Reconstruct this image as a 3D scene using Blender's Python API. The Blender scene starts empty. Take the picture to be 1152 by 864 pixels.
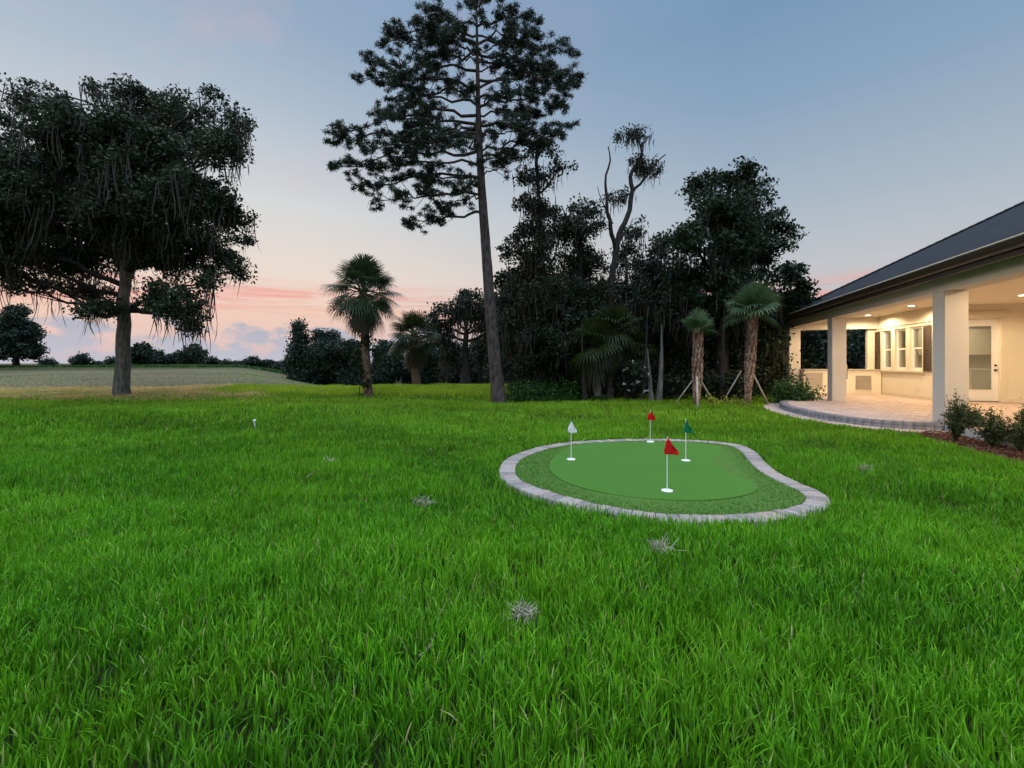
import bpy, math, random
import numpy as np
from mathutils import Vector

random.seed(7)
rng = np.random.default_rng(7)
scene = bpy.context.scene
COL = scene.collection

# ------------------------------------------------------------------ camera model of the photo
F = 512.0            # focal length in photo pixels (1152 wide)
CX, HY = 576.0, 408.0
CAMH = 1.32
TH = math.atan(152.0 / F)
CT, ST = math.cos(TH), math.sin(TH)


def at(px, py, Y):
    return np.array([(px - CX) / F * Y, Y, CAMH - (py - HY) / F * Y])


def gp(px, py, z=0.0):
    Y = (CAMH - z) * F / (py - HY)
    return ((px - CX) / F * Y, Y)


def H(D, s):
    """house frame (D across, s along the colonnade) to world"""
    return (D * CT + s * ST, -D * ST + s * CT)


# ------------------------------------------------------------------ numpy noise
def _hash(ix, iy, seed):
    n = (ix * 374761393 + iy * 668265263 + seed * 974634777) & 0xFFFFFFFF
    n = ((n ^ (n >> 13)) * 1274126177) & 0xFFFFFFFF
    n = n ^ (n >> 16)
    return (n & 0xFFFFFF) / float(0xFFFFFF)


def vnoise(x, y, scale, seed=1):
    x = np.asarray(x, float) / scale
    y = np.asarray(y, float) / scale
    ix = np.floor(x).astype(np.int64)
    iy = np.floor(y).astype(np.int64)
    fx = x - ix
    fy = y - iy
    fx = fx * fx * (3 - 2 * fx)
    fy = fy * fy * (3 - 2 * fy)
    a = _hash(ix, iy, seed); b = _hash(ix + 1, iy, seed)
    c = _hash(ix, iy + 1, seed); d = _hash(ix + 1, iy + 1, seed)
    return (a * (1 - fx) + b * fx) * (1 - fy) + (c * (1 - fx) + d * fx) * fy


def sstep(a, b, x):
    t = np.clip((np.asarray(x, float) - a) / (b - a), 0, 1)
    return t * t * (3 - 2 * t)


GC = (1.35, 5.4)


def gz(x, y):
    x = np.asarray(x, float); y = np.asarray(y, float)
    ys = np.maximum(y, 0.5)
    u = x / ys
    L = np.interp(y, [0, 19, 24, 36, 50, 70, 90, 130, 400, 3000], [0, 0, .03, .02, .24, .50, .62, -1.0, -2, -4])
    M = np.interp(y, [0, 16, 18.5, 20.5, 27, 60, 200, 3000], [0, 0, .13, .10, -.35, -2.1, -4, -6])
    R = np.interp(y, [0, 60, 3000], [0, 0, -5])
    a = sstep(-.62, -.34, u)
    b = sstep(-.02, .2, u)
    z = (L * (1 - a) + M * a) * (1 - b) + R * b
    z = z * sstep(4, 10, y)
    z = z + sstep(20, 34, y) * (1 - a) * (1 - sstep(90, 120, y)) * ((vnoise(x, y, 13, 5) - .5) * .30 + (vnoise(x, y, 5, 6) - .5) * .06)
    # gentle lawn undulation, flat by the green and the patio
    d = np.hypot(x - GC[0], y - GC[1])
    k = sstep(3.3, 5.5, d) * (1 - sstep(3.0, 5.0, x))
    und = (vnoise(x, y, 3.6, 3) - .5) * .22 + (vnoise(x, y, 1.4, 4) - .5) * .06
    # low swale running to the left edge
    yl = 8.0 + .30 * (x + 9)
    und = und + .26 * np.exp(-((y - yl - .9) / 1.1) ** 2) * sstep(-2.5, -5, x)
    return z + und * k * (1 - sstep(22, 30, y))


# ------------------------------------------------------------------ mesh helpers
def tag(o, label=None, cat=None, group=None, kind=None):
    if label: o["label"] = label
    if cat: o["category"] = cat
    if group: o["group"] = group
    if kind: o["kind"] = kind
    return o


def empty(name, loc=(0, 0, 0), label=None, cat=None, group=None, rz=0):
    o = bpy.data.objects.new(name, None)
    COL.objects.link(o)
    o.location = loc
    o.rotation_euler = (0, 0, rz)
    o.empty_display_size = .2
    return tag(o, label, cat, group)


def link(name, me, mats=None, parent=None, loc=None):
    o = bpy.data.objects.new(name, me)
    COL.objects.link(o)
    if mats is not None:
        for m in (mats if isinstance(mats, (list, tuple)) else [mats]):
            me.materials.append(m)
    if parent is not None:
        o.parent = parent
    if loc is not None:
        o.location = loc
    return o


class G:
    """collects triangles / quads with one value per vertex"""
    def __init__(self):
        self.V = []; self.T = []; self.A = []; self.n = 0

    def add(self, V, T, a=0.5):
        V = np.asarray(V, float).reshape(-1, 3)
        T = np.asarray(T, np.int64)
        if T.ndim == 2 and T.shape[1] == 4:
            T = np.concatenate([T[:, [0, 1, 2]], T[:, [0, 2, 3]]])
        self.V.append(V); self.T.append(T + self.n)
        A = np.broadcast_to(np.asarray(a, float), (len(V),))
        self.A.append(A); self.n += len(V)

    def box(self, x0, x1, y0, y1, z0, z1, a=.5):
        V = [(x0, y0, z0), (x1, y0, z0), (x1, y1, z0), (x0, y1, z0), (x0, y0, z1), (x1, y0, z1), (x1, y1, z1), (x0, y1, z1)]
        self.add(V, [(0, 3, 2, 1), (4, 5, 6, 7), (0, 1, 5, 4), (1, 2, 6, 5), (2, 3, 7, 6), (3, 0, 4, 7)], a)
        return self

    def tube(self, P, R, n=8, a=.5, cap=True, wob=0.0):
        P = np.asarray(P, float); R = np.broadcast_to(np.asarray(R, float), (len(P),))
        m = len(P)
        Tn = np.gradient(P, axis=0)
        Tn /= (np.linalg.norm(Tn, axis=1)[:, None] + 1e-9)
        ref = np.array([0.13, 1, 0.07]) if abs(Tn[0][2]) > .6 else np.array([0, 0, 1.0])
        A1 = np.cross(Tn, ref); A1 /= (np.linalg.norm(A1, axis=1)[:, None] + 1e-9)
        A2 = np.cross(Tn, A1)
        ph = np.linspace(0, 2 * math.pi, n, endpoint=False)
        rr = R[:, None] * (1 + wob * (rng.random((m, n)) - .5))
        V = P[:, None, :] + rr[..., None] * (np.cos(ph)[None, :, None] * A1[:, None, :] + np.sin(ph)[None, :, None] * A2[:, None, :])
        V = V.reshape(-1, 3)
        i = np.arange(m - 1)[:, None] * n; j = np.arange(n)[None, :]; j2 = (j + 1) % n
        Q = np.stack([i + j, i + j2, i + n + j2, i + n + j], -1).reshape(-1, 4)
        self.add(V, Q, a)
        if cap:
            T = [(0, k + 1, k) for k in range(1, n - 1)]
            self.add(V[:n], T, a)
            T = [(0, k, k + 1) for k in range(1, n - 1)]
            self.add(V[-n:], T, a)
        return self

    def mesh(self, name, smooth=False):
        me = bpy.data.meshes.new(name)
        V = np.concatenate(self.V); T = np.concatenate(self.T); A = np.concatenate(self.A)
        me.vertices.add(len(V)); me.vertices.foreach_set("co", V.astype(np.float32).ravel())
        me.loops.add(T.size); me.loops.foreach_set("vertex_index", T.astype(np.int32).ravel())
        me.polygons.add(len(T))
        me.polygons.foreach_set("loop_start", np.arange(0, T.size, 3, dtype=np.int32))
        try:
            me.polygons.foreach_set("loop_total", np.full(len(T), 3, np.int32))
        except Exception:
            pass
        if smooth:
            me.polygons.foreach_set("use_smooth", np.ones(len(T), bool))
        at_ = me.attributes.new("rnd", 'FLOAT', 'POINT')
        at_.data.foreach_set("value", A.astype(np.float32))
        me.update(calc_edges=True)
        return me

    def obj(self, name, mat, parent=None, smooth=False, off=None):
        """off: world position of the parent's origin, subtracted"""
        if off is not None:
            self.V = [v - np.asarray(off, float) for v in self.V]
        return link(name, self.mesh(name, smooth), mat, parent)


def bevel(o, w=.006, seg=2):
    # weld first: the triangulated boxes share corners already
    m = o.modifiers.new("Bevel", 'BEVEL'); m.width = w; m.segments = seg; m.limit_method = 'ANGLE'
    m.angle_limit = math.radians(40)
    return o


# ------------------------------------------------------------------ materials
def sr(r, g, b):
    f = lambda c: ((c / 255) / 12.92 if c / 255 <= .04045 else ((c / 255 + .055) / 1.055) ** 2.4)
    return (f(r), f(g), f(b), 1)


class NT:
    def __init__(self, name):
        self.m = bpy.data.materials.new(name); self.m.use_nodes = True
        self.t = self.m.node_tree; self.n = self.t.nodes; self.n.clear()
        self.out = self.n.new("ShaderNodeOutputMaterial")

    def N(self, typ, **kw):
        nd = self.n.new(typ)
        for k, v in kw.items():
            if k in nd.inputs: nd.inputs[k].default_value = v
            else: setattr(nd, k, v)
        return nd

    def L(self, a, b): self.t.links.new(a, b)

    def ramp(self, fac, stops):
        r = self.n.new("ShaderNodeValToRGB")
        e = r.color_ramp.elements
        while len(e) > 2: e.remove(e[-1])
        e[0].position, e[0].color = stops[0]
        e[1].position, e[1].color = stops[-1]
        for p, c in stops[1:-1]:
            q = e.new(p); q.color = c
        if fac is not None: self.L(fac, r.inputs[0])
        return r.outputs[0]

    def mix(self, f, a, b, bt='MIX'):
        m = self.n.new("ShaderNodeMix"); m.data_type = 'RGBA'; m.blend_type = bt
        for s, v in ((m.inputs[0], f), (m.inputs[6], a), (m.inputs[7], b)):
            if isinstance(v, bpy.types.NodeSocket): self.L(v, s)
            else: s.default_value = v
        return m.outputs[2]

    def noise(self, scale, detail=4, coord=None, rough=.55, w=None):
        n = self.n.new("ShaderNodeTexNoise"); n.inputs['Scale'].default_value = scale
        n.inputs['Detail'].default_value = detail; n.inputs['Roughness'].default_value = rough
        if coord is not None: self.L(coord, n.inputs['Vector'])
        return n.outputs[0]

    def bump(self, h, strength=.4, dist=.02):
        b = self.n.new("ShaderNodeBump"); b.inputs['Strength'].default_value = strength
        b.inputs['Distance'].default_value = dist; self.L(h, b.inputs['Height'])
        return b.outputs[0]

    def principled(self, col, rough=.7, spec=.3, metal=0, normal=None):
        p = self.n.new("ShaderNodeBsdfPrincipled")
        for s, v in ((p.inputs['Base Color'], col), (p.inputs['Roughness'], rough), (p.inputs['Metallic'], metal)):
            if isinstance(v, bpy.types.NodeSocket): self.L(v, s)
            else: s.default_value = v
        p.inputs['Specular IOR Level'].default_value = spec
        if normal is not None: self.L(normal, p.inputs['Normal'])
        return p

    def done(self, sh):
        self.L(sh, self.out.inputs[0]); return self.m


def c4(r, g, b): return (r, g, b, 1)


def attr(t):
    a = t.n.new("ShaderNodeAttribute"); a.attribute_name = "rnd"; return a.outputs['Fac']


def pos(t):
    return t.n.new("ShaderNodeNewGeometry").outputs['Position']


def objco(t):
    return t.n.new("ShaderNodeTexCoord").outputs['Object']


def mat_leaf(name, dark, mid, light, trans=.25, rough=.55, spec=.25, big=1.2):
    t = NT(name)
    a = attr(t)
    c = t.ramp(a, [(0, dark), (.55, mid), (1, light)])
    nz = t.noise(big, 2, pos(t))
    c = t.mix(.35, c, t.ramp(nz, [(.3, dark), (.7, light)]))
    p = t.principled(c, rough, spec)
    tr = t.n.new("ShaderNodeBsdfTranslucent"); t.L(c, tr.inputs[0])
    mx = t.n.new("ShaderNodeMixShader"); mx.inputs[0].default_value = trans
    t.L(p.outputs[0], mx.inputs[1]); t.L(tr.outputs[0], mx.inputs[2])
    return t.done(mx.outputs[0])


def mat_bark(name, a, b, scale=6, stretch=.25, strength=.9):
    t = NT(name)
    mp = t.n.new("ShaderNodeMapping"); mp.inputs['Scale'].default_value = (1, 1, stretch)
    t.L(pos(t), mp.inputs[0])
    n = t.noise(scale, 8, mp.outputs[0], .7)
    v = t.n.new("ShaderNodeTexVoronoi"); v.inputs['Scale'].default_value = scale * 2.2; t.L(mp.outputs[0], v.inputs[0])
    h = t.mix(.5, n, v.outputs[0])
    c = t.ramp(h, [(.25, a), (.65, b)])
    p = t.principled(c, .9, .15, normal=t.bump(h, strength, .05))
    return t.done(p.outputs[0])


def mat_plain(name, col, rough=.6, spec=.3, metal=0, nscale=8, var=.12, bump=.1, bscale=60):
    t = NT(name)
    pc = objco(t)
    n = t.noise(nscale, 5, pc)
    dk = tuple(max(0, x * (1 - var)) for x in col[:3]) + (1,)
    lt = tuple(min(1, x * (1 + var)) for x in col[:3]) + (1,)
    c = t.ramp(n, [(.3, dk), (.7, lt)])
    nb = t.noise(bscale, 4, pc)
    p = t.principled(c, rough, spec, metal, normal=t.bump(nb, bump, .006))
    return t.done(p.outputs[0])


M = {}
# grass: base colours by blade, with broad drier / greener patches of growth
def mat_grass(name, stops, patch, trans=.35):
    t = NT(name)
    a = attr(t)
    c = t.ramp(a, stops)
    nz = t.noise(.55, 3, pos(t))
    nz2 = t.noise(2.6, 2, pos(t))
    c = t.mix(t.ramp(nz, [(.42, c4(0, 0, 0)), (.66, c4(.55, .55, .55))]), c, patch)
    c = t.mix(t.ramp(nz2, [(.35, c4(0, 0, 0)), (.7, c4(.35, .35, .35))]), c, c4(.065, .19, .010))
    sp_ = t.n.new("ShaderNodeSeparateXYZ"); t.L(pos(t), sp_.inputs[0])
    mr = t.n.new("ShaderNodeMapRange"); mr.inputs[1].default_value = 5; mr.inputs[2].default_value = 15; mr.inputs[3].default_value = 0; mr.inputs[4].default_value = .8
    t.L(sp_.outputs[1], mr.inputs[0])
    c = t.mix(mr.outputs[0], c, c) if name[0] == 't' else t.mix(mr.outputs[0], c, t.ramp(a, [(0, c4(.10, .20, .008)), (.5, c4(.19, .33, .012)), (1, c4(.29, .44, .03))]))
    p = t.principled(c, .52, .20)
    tr = t.n.new("ShaderNodeBsdfTranslucent"); t.L(c, tr.inputs[0])
    mx = t.n.new("ShaderNodeMixShader"); mx.inputs[0].default_value = trans
    t.L(p.outputs[0], mx.inputs[1]); t.L(tr.outputs[0], mx.inputs[2])
    return t.done(mx.outputs[0])


M['grass'] = mat_grass('grass_blades', [(0, c4(.022, .105, .005)), (.35, c4(.075, .26, .008)), (.62, c4(.135, .42, .012)), (.86, c4(.22, .56, .025)), (.97, c4(.30, .56, .05)), (1, c4(.42, .36, .16))], c4(.17, .40, .010), .22)
M['tallgrass'] = mat_grass('tall_grass_blades', [(0, c4(.22, .34, .015)), (.6, c4(.36, .50, .03)), (1, c4(.48, .56, .08))], c4(.40, .52, .03))
M['drygrass'] = mat_leaf('dry_grass', c4(0.2779, 0.2717, 0.0648), c4(0.5130, 0.3985, 0.1296), c4(0.7695, 0.5071, 0.2074), .3)
M['fieldgrass'] = mat_leaf('field_grass', c4(0.0805, 0.0850, 0.0298), c4(0.1265, 0.1150, 0.0467), c4(0.1725, 0.1400, 0.0680), .3)
M['weed'] = mat_leaf('weed_leaves', c4(0.0150, 0.0525, 0.0090), c4(0.0300, 0.0975, 0.0150), c4(0.0525, 0.1425, 0.0225), .3)
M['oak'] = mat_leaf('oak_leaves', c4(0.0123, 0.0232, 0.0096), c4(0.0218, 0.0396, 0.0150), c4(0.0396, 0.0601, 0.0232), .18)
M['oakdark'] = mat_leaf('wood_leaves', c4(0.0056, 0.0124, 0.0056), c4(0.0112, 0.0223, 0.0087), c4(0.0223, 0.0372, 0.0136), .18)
M['bigtree'] = mat_leaf('broadleaf_leaves', c4(0.0074, 0.0198, 0.0074), c4(0.0149, 0.0347, 0.0112), c4(0.0279, 0.0527, 0.0186), .2)
M['cedar'] = mat_leaf('cedar_foliage', c4(0.0099, 0.0186, 0.0087), c4(0.0186, 0.0310, 0.0136), c4(0.0298, 0.0422, 0.0211), .15)
M['pine'] = mat_leaf('pine_needles', c4(0.0084, 0.0216, 0.0108), c4(0.0168, 0.0360, 0.0156), c4(0.0300, 0.0540, 0.0240), .1)
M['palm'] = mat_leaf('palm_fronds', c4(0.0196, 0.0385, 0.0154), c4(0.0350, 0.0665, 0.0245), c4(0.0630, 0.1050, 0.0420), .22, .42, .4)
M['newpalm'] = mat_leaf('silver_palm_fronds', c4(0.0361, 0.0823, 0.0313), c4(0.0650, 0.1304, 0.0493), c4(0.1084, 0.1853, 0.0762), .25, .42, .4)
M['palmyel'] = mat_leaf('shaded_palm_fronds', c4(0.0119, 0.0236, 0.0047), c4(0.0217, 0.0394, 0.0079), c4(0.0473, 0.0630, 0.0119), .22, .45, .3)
M['deadpalm'] = mat_leaf('dead_fronds', c4(0.0350, 0.0280, 0.0175), c4(0.0700, 0.0560, 0.0350), c4(0.1050, 0.0840, 0.0560), .15)
M['moss'] = mat_leaf('spanish_moss', c4(0.0387, 0.0385, 0.0307), c4(0.0666, 0.0664, 0.0549), c4(0.1051, 0.0996, 0.0878), .2, .9, .05)
M['lawnmoss'] = mat_leaf('fallen_moss', c4(0.2113, 0.2012, 0.1466), c4(0.4528, 0.4312, 0.3176), c4(0.6792, 0.6325, 0.4887), .1, .9, .05)
M['far'] = mat_leaf('distant_leaves', c4(0.0112, 0.0252, 0.0168), c4(0.0196, 0.0385, 0.0224), c4(0.0315, 0.0525, 0.0294), .1)
M['shrub'] = mat_leaf('shrub_leaves', c4(0.0240, 0.0640, 0.0160), c4(0.0440, 0.1040, 0.0240), c4(0.0720, 0.1520, 0.0400), .25)
M['podo'] = mat_leaf('podocarpus_leaves', c4(0.0450, 0.0540, 0.0270), c4(0.0630, 0.0990, 0.0315), c4(0.1080, 0.1530, 0.0540), .25)
M['yellowshrub'] = mat_leaf('gold_shrub_leaves', c4(.14, .18, .02), c4(.26, .30, .03), c4(.38, .40, .06), .25)
M['petal'] = mat_leaf('white_petals', c4(.5, .48, .42), c4(.62, .6, .55), c4(.75, .73, .7), .3)
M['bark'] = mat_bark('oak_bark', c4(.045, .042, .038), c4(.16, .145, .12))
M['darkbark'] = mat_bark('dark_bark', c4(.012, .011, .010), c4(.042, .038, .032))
M['palebark'] = mat_bark('pale_bark', c4(.05, .048, .043), c4(.15, .145, .135))
M['pinebark'] = mat_bark('pine_bark', c4(.024, .020, .018), c4(.095, .078, .070), 5, .35, 1)
M['palmbark'] = mat_bark('palm_bark', c4(.06, .04, .028), c4(.22, .15, .10), 7, 1.2, 1)
M['boot'] = mat_leaf('palm_boots', c4(.10, .055, .035), c4(.24, .14, .09), c4(.40, .28, .19), .0, .85, .1)
M['timber'] = mat_bark('timber', c4(.30, .25, .19), c4(.48, .42, .34), 10, .3, .3)
M['stucco'] = mat_plain('stucco', c4(.60, .565, .51), .85, .15, 0, 1.6, .035, .35, 110)
M['wallstucco'] = mat_plain('porch_stucco', c4(.72, .66, .54), .85, .15, 0, 1.6, .03, .35, 110)
M['trim'] = mat_plain('cream_trim', c4(.66, .60, .48), .55, .3, 0, 3, .03, .05)
M['white'] = mat_plain('white_paint', c4(.74, .73, .70), .45, .35, 0, 3, .03, .04)
M['brown'] = mat_plain('dark_brown_metal', c4(.030, .022, .019), .38, .5, 0, 3, .12, .05)
M['shutter'] = mat_plain('brown_shutter', c4(.070, .050, .038), .55, .3, 0, 5, .18, .1)
M['steel'] = mat_plain('stainless_steel', c4(.55, .54, .52), .28, .5, 1, 4, .06, .05)
M['granite'] = mat_plain('counter_stone', c4(.45, .40, .34), .3, .5, 0, 40, .3, .02)
M['concrete'] = mat_plain('concrete', c4(.50, .50, .49), .85, .2, 0, 5, .1, .3)
M['black'] = mat_plain('black_metal', c4(.02, .02, .02), .35, .5)
M['redcloth'] = mat_plain('red_cloth', c4(.55, .012, .010), .7, .15, 0, 30, .15, .2)
M['greencloth'] = mat_plain('green_cloth', c4(.008, .16, .075), .7, .15, 0, 30, .15, .2)
M['whitecloth'] = mat_plain('white_cloth', c4(.78, .79, .80), .7, .15, 0, 30, .06, .2)
M['plastic'] = mat_plain('white_plastic', c4(.80, .80, .78), .35, .4, 0, 6, .04, .02)
M['twig'] = mat_bark('twig_bark', c4(.10, .075, .05), c4(.28, .22, .16), 30, 1, .4)
M['mulchchip'] = mat_leaf('bark_chips', c4(.07, .03, .02), c4(.16, .07, .045), c4(.28, .15, .10), 0, .9, .1)


def mat_emit(name, col, s):
    t = NT(name); e = t.n.new("ShaderNodeEmission"); e.inputs[0].default_value = col; e.inputs[1].default_value = s
    return t.done(e.outputs[0])


M['lamp'] = mat_emit('lamp_lens', c4(1, .82, .58), 14)

t = NT('window_glass')
g = t.n.new("ShaderNodeBsdfGlossy"); g.inputs[0].default_value = c4(.9, .92, .95); g.inputs[1].default_value = .03
tr = t.n.new("ShaderNodeBsdfTransparent"); tr.inputs[0].default_value = c4(.80, .82, .80)
fr = t.n.new("ShaderNodeLayerWeight"); fr.inputs[0].default_value = .5
pw = t.n.new("ShaderNodeMath"); pw.operation = 'POWER'; pw.inputs[1].default_value = 4; t.L(fr.outputs['Facing'], pw.inputs[0])
ad = t.n.new("ShaderNodeMath"); ad.operation = 'MULTIPLY_ADD'; ad.inputs[1].default_value = .6; ad.inputs[2].default_value = .06; t.L(pw.outputs[0], ad.inputs[0])
mx = t.n.new("ShaderNodeMixShader"); t.L(ad.outputs[0], mx.inputs[0]); t.L(tr.outputs[0], mx.inputs[1]); t.L(g.outputs[0], mx.inputs[2])
M['glass'] = t.done(mx.outputs[0])


def mat_brick(name, cols, mortar, bw, bh, scale=1.0, ms=.012, rough=.8, bstr=.5, coord='obj', rot=0, offset=.5, nv=.25):
    t = NT(name)
    co = objco(t) if coord == 'obj' else pos(t)
    mp = t.n.new("ShaderNodeMapping"); mp.inputs['Rotation'].default_value = (0, 0, rot); t.L(co, mp.inputs[0])
    b = t.n.new("ShaderNodeTexBrick"); t.L(mp.outputs[0], b.inputs['Vector'])
    b.offset = offset
    b.inputs['Scale'].default_value = scale; b.inputs['Brick Width'].default_value = bw; b.inputs['Row Height'].default_value = bh
    b.inputs['Mortar Size'].default_value = ms; b.inputs['Mortar Smooth'].default_value = .2
    b.inputs['Color1'].default_value = c4(0, 0, 0); b.inputs['Color2'].default_value = c4(1, 1, 1); b.inputs['Mortar'].default_value = c4(.5, .5, .5)
    c = t.ramp(b.outputs[0], cols)
    nz = t.noise(9, 5, co)
    c = t.mix(nv, c, t.ramp(nz, [(.3, cols[0][1]), (.7, cols[-1][1])]))
    c = t.mix(b.outputs['Fac'], c, mortar)
    inv = t.n.new("ShaderNodeMath"); inv.operation = 'SUBTRACT'; inv.inputs[0].default_value = 1; t.L(b.outputs['Fac'], inv.inputs[1])
    nz2 = t.noise(70, 4, co)
    h = t.n.new("ShaderNodeMath"); h.operation = 'MULTIPLY_ADD'; t.L(nz2, h.inputs[0]); h.inputs[1].default_value = .35; t.L(inv.outputs[0], h.inputs[2])
    p = t.principled(c, rough, .25, normal=t.bump(h.outputs[0], bstr, .008))
    return t.done(p.outputs[0])


M['patiopaver'] = mat_brick('patio_pavers', [(0, c4(.34, .25, .21)), (.4, c4(.46, .34, .28)), (.7, c4(.40, .33, .30)), (1, c4(.55, .45, .38))], c4(.20, .16, .13), .30, .20, 1, .006, rot=math.radians(45))
M['lippaver'] = mat_brick('lip_pavers', [(0, c4(.15, .145, .15)), (.6, c4(.24, .23, .235)), (1, c4(.33, .32, .32))], c4(.05, .05, .05), .2, .2, 1, .004)
M['shingle'] = mat_brick('roof_shingles', [(0, c4(.006, .007, .009)), (.5, c4(.012, .014, .018)), (1, c4(.026, .030, .036))], c4(.010, .010, .012), .32, .14, 1, .006, rough=.9, bstr=.6, nv=.4)

t = NT('edging_pavers')
a = attr(t)
c = t.ramp(a, [(0, c4(.17, .15, .135)), (.45, c4(.28, .25, .225)), (.8, c4(.38, .345, .31)), (1, c4(.40, .30, .24))])
nz = t.noise(22, 6, pos(t), .7)
c = t.mix(.45, c, t.ramp(nz, [(.3, c4(.15, .135, .125)), (.7, c4(.44, .40, .365))]))
p = t.principled(c, .85, .2, normal=t.bump(t.noise(140, 4, pos(t)), .5, .004))
M['edging'] = t.done(p.outputs[0])


def mat_turf(name, c1, c2, sc, bs):
    t = NT(name)
    n = t.noise(sc, 6, pos(t), .75)
    n2 = t.noise(2.2, 3, pos(t))
    c = t.ramp(n, [(.32, c1), (.68, c2)])
    c = t.mix(t.ramp(n2, [(.35, c4(0, 0, 0)), (.75, c4(.3, .3, .3))]), c, c4(c2[0] * 1.15, c2[1] * 1.05, c2[2] * 1.2))
    p = t.principled(c, .75, .15, normal=t.bump(n, bs, .012))
    return t.done(p.outputs[0])


M['putt'] = mat_turf('putting_turf', c4(.042, .140, .014), c4(.068, .185, .024), 160, .5)
M['fringe'] = mat_leaf('fringe_turf', c4(0.0750, 0.1769, 0.0264), c4(0.0975, 0.2135, 0.0336), c4(0.1250, 0.2562, 0.0432), .25, .5, .12, 3)
M['fringebase'] = mat_turf('fringe_base', c4(.06, .14, .02), c4(.08, .17, .028), 120, .4)

# ground sheet: soil / thatch under the lawn, mown tan-green field further out
t = NT('ground_cover')
ps = pos(t)
sep = t.n.new("ShaderNodeSeparateXYZ"); t.L(ps, sep.inputs[0])
n1 = t.noise(60, 6, ps, .7); n2 = t.noise(.35, 4, ps); n3 = t.noise(.06, 3, ps)
lawn = t.ramp(n1, [(.3, c4(.010, .014, .004)), (.7, c4(.024, .034, .008))])
mp = t.n.new("ShaderNodeMapping"); mp.inputs['Scale'].default_value = (.25, 1, 1); t.L(ps, mp.inputs[0])
n4 = t.noise(.5, 6, mp.outputs[0], .7)
field = t.ramp(n4, [(.3, c4(.065, .066, .030)), (.5, c4(.108, .098, .050)), (.7, c4(.155, .130, .076))])
field = t.mix(t.ramp(n3, [(.45, c4(0, 0, 0)), (.6, c4(.5, .5, .5))]), field, c4(.13, .17, .05))
field = t.mix(.25, field, t.ramp(t.noise(5, 6, ps, .8), [(.3, c4(.06, .07, .03)), (.7, c4(.17, .155, .10))]))
av = t.n.new("ShaderNodeAttribute"); av.attribute_name = "rnd"
c = t.mix(av.outputs['Fac'], lawn, field)
p = t.principled(c, .95, .1, normal=t.bump(n1, .6, .03))
M['ground'] = t.done(p.outputs[0])

# ------------------------------------------------------------------ world
w = bpy.data.worlds.new("World"); scene.world = w; w.use_nodes = True
nt = w.node_tree; nt.nodes.clear()
wt = NT.__new__(NT); wt.t = nt; wt.n = nt.nodes
out = nt.nodes.new("ShaderNodeOutputWorld")
tc = nt.nodes.new("ShaderNodeTexCoord")
sep = nt.nodes.new("ShaderNodeSeparateXYZ"); nt.links.new(tc.outputs['Generated'], sep.inputs[0])
X, Y, Z = sep.outputs


def wm(op, a, b=None, c=None):
    m = nt.nodes.new("ShaderNodeMath"); m.operation = op
    for i, v in enumerate((a, b, c)):
        if v is None: continue
        if isinstance(v, bpy.types.NodeSocket): nt.links.new(v, m.inputs[i])
        else: m.inputs[i].default_value = v
    return m.outputs[0]


# sunset side (left) and far side (right) gradients over elevation
rl = wt.ramp(Z, [(0, sr(206, 190, 192)), (.045, sr(226, 196, 190)), (.10, sr(238, 202, 184)), (.17, sr(233, 216, 204)), (.30, sr(212, 214, 215)), (.45, sr(176, 190, 205)), (.56, sr(152, 174, 197)), (.72, sr(140, 164, 194)), (.9, sr(200, 208, 224))])
rr_ = wt.ramp(Z, [(0, sr(200, 178, 172)), (.10, sr(205, 192, 192)), (.18, sr(192, 195, 200)), (.30, sr(168, 183, 197)), (.45, sr(138, 164, 190)), (.56, sr(122, 153, 184)), (.72, sr(118, 151, 188)), (.9, sr(195, 206, 226))])
az = wm('ADD', wm('MULTIPLY', X, -.90), wm('MULTIPLY', Y, .44))
side = wt.ramp(az, [(0, c4(0, 0, 0)), (.75, c4(1, 1, 1))])
grad = wt.mix(side, rr_, rl)
# horizon cumulus bank, blue-grey
azm = wm('ARCTAN2', X, Y)
cb = nt.nodes.new("ShaderNodeCombineXYZ")
nt.links.new(wm('MULTIPLY', azm, 10.0), cb.inputs[0]); nt.links.new(wm('MULTIPLY', Z, 20.0), cb.inputs[1])
n1 = wt.noise(1.35, 6, cb.outputs[0], .58)
lowband = wt.ramp(Z, [(.0, c4(1, 1, 1)), (.035, c4(.84, .84, .84)), (.085, c4(.5, .5, .5)), (.135, c4(0, 0, 0))])
cum = wm('ADD', n1, wm('MULTIPLY', lowband, .40))
cmask = wt.ramp(cum, [(.75, c4(0, 0, 0)), (.86, c4(.85, .85, .85))])
azm_mask = wt.ramp(az, [(.15, c4(0, 0, 0)), (.40, c4(1, 1, 1))])
cmask = wm('MULTIPLY', cmask, azm_mask)
grad = wt.mix(cmask, grad, wt.ramp(Z, [(0, sr(188, 194, 208)), (.06, sr(162, 175, 196)), (.12, sr(172, 180, 198))]))
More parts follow.
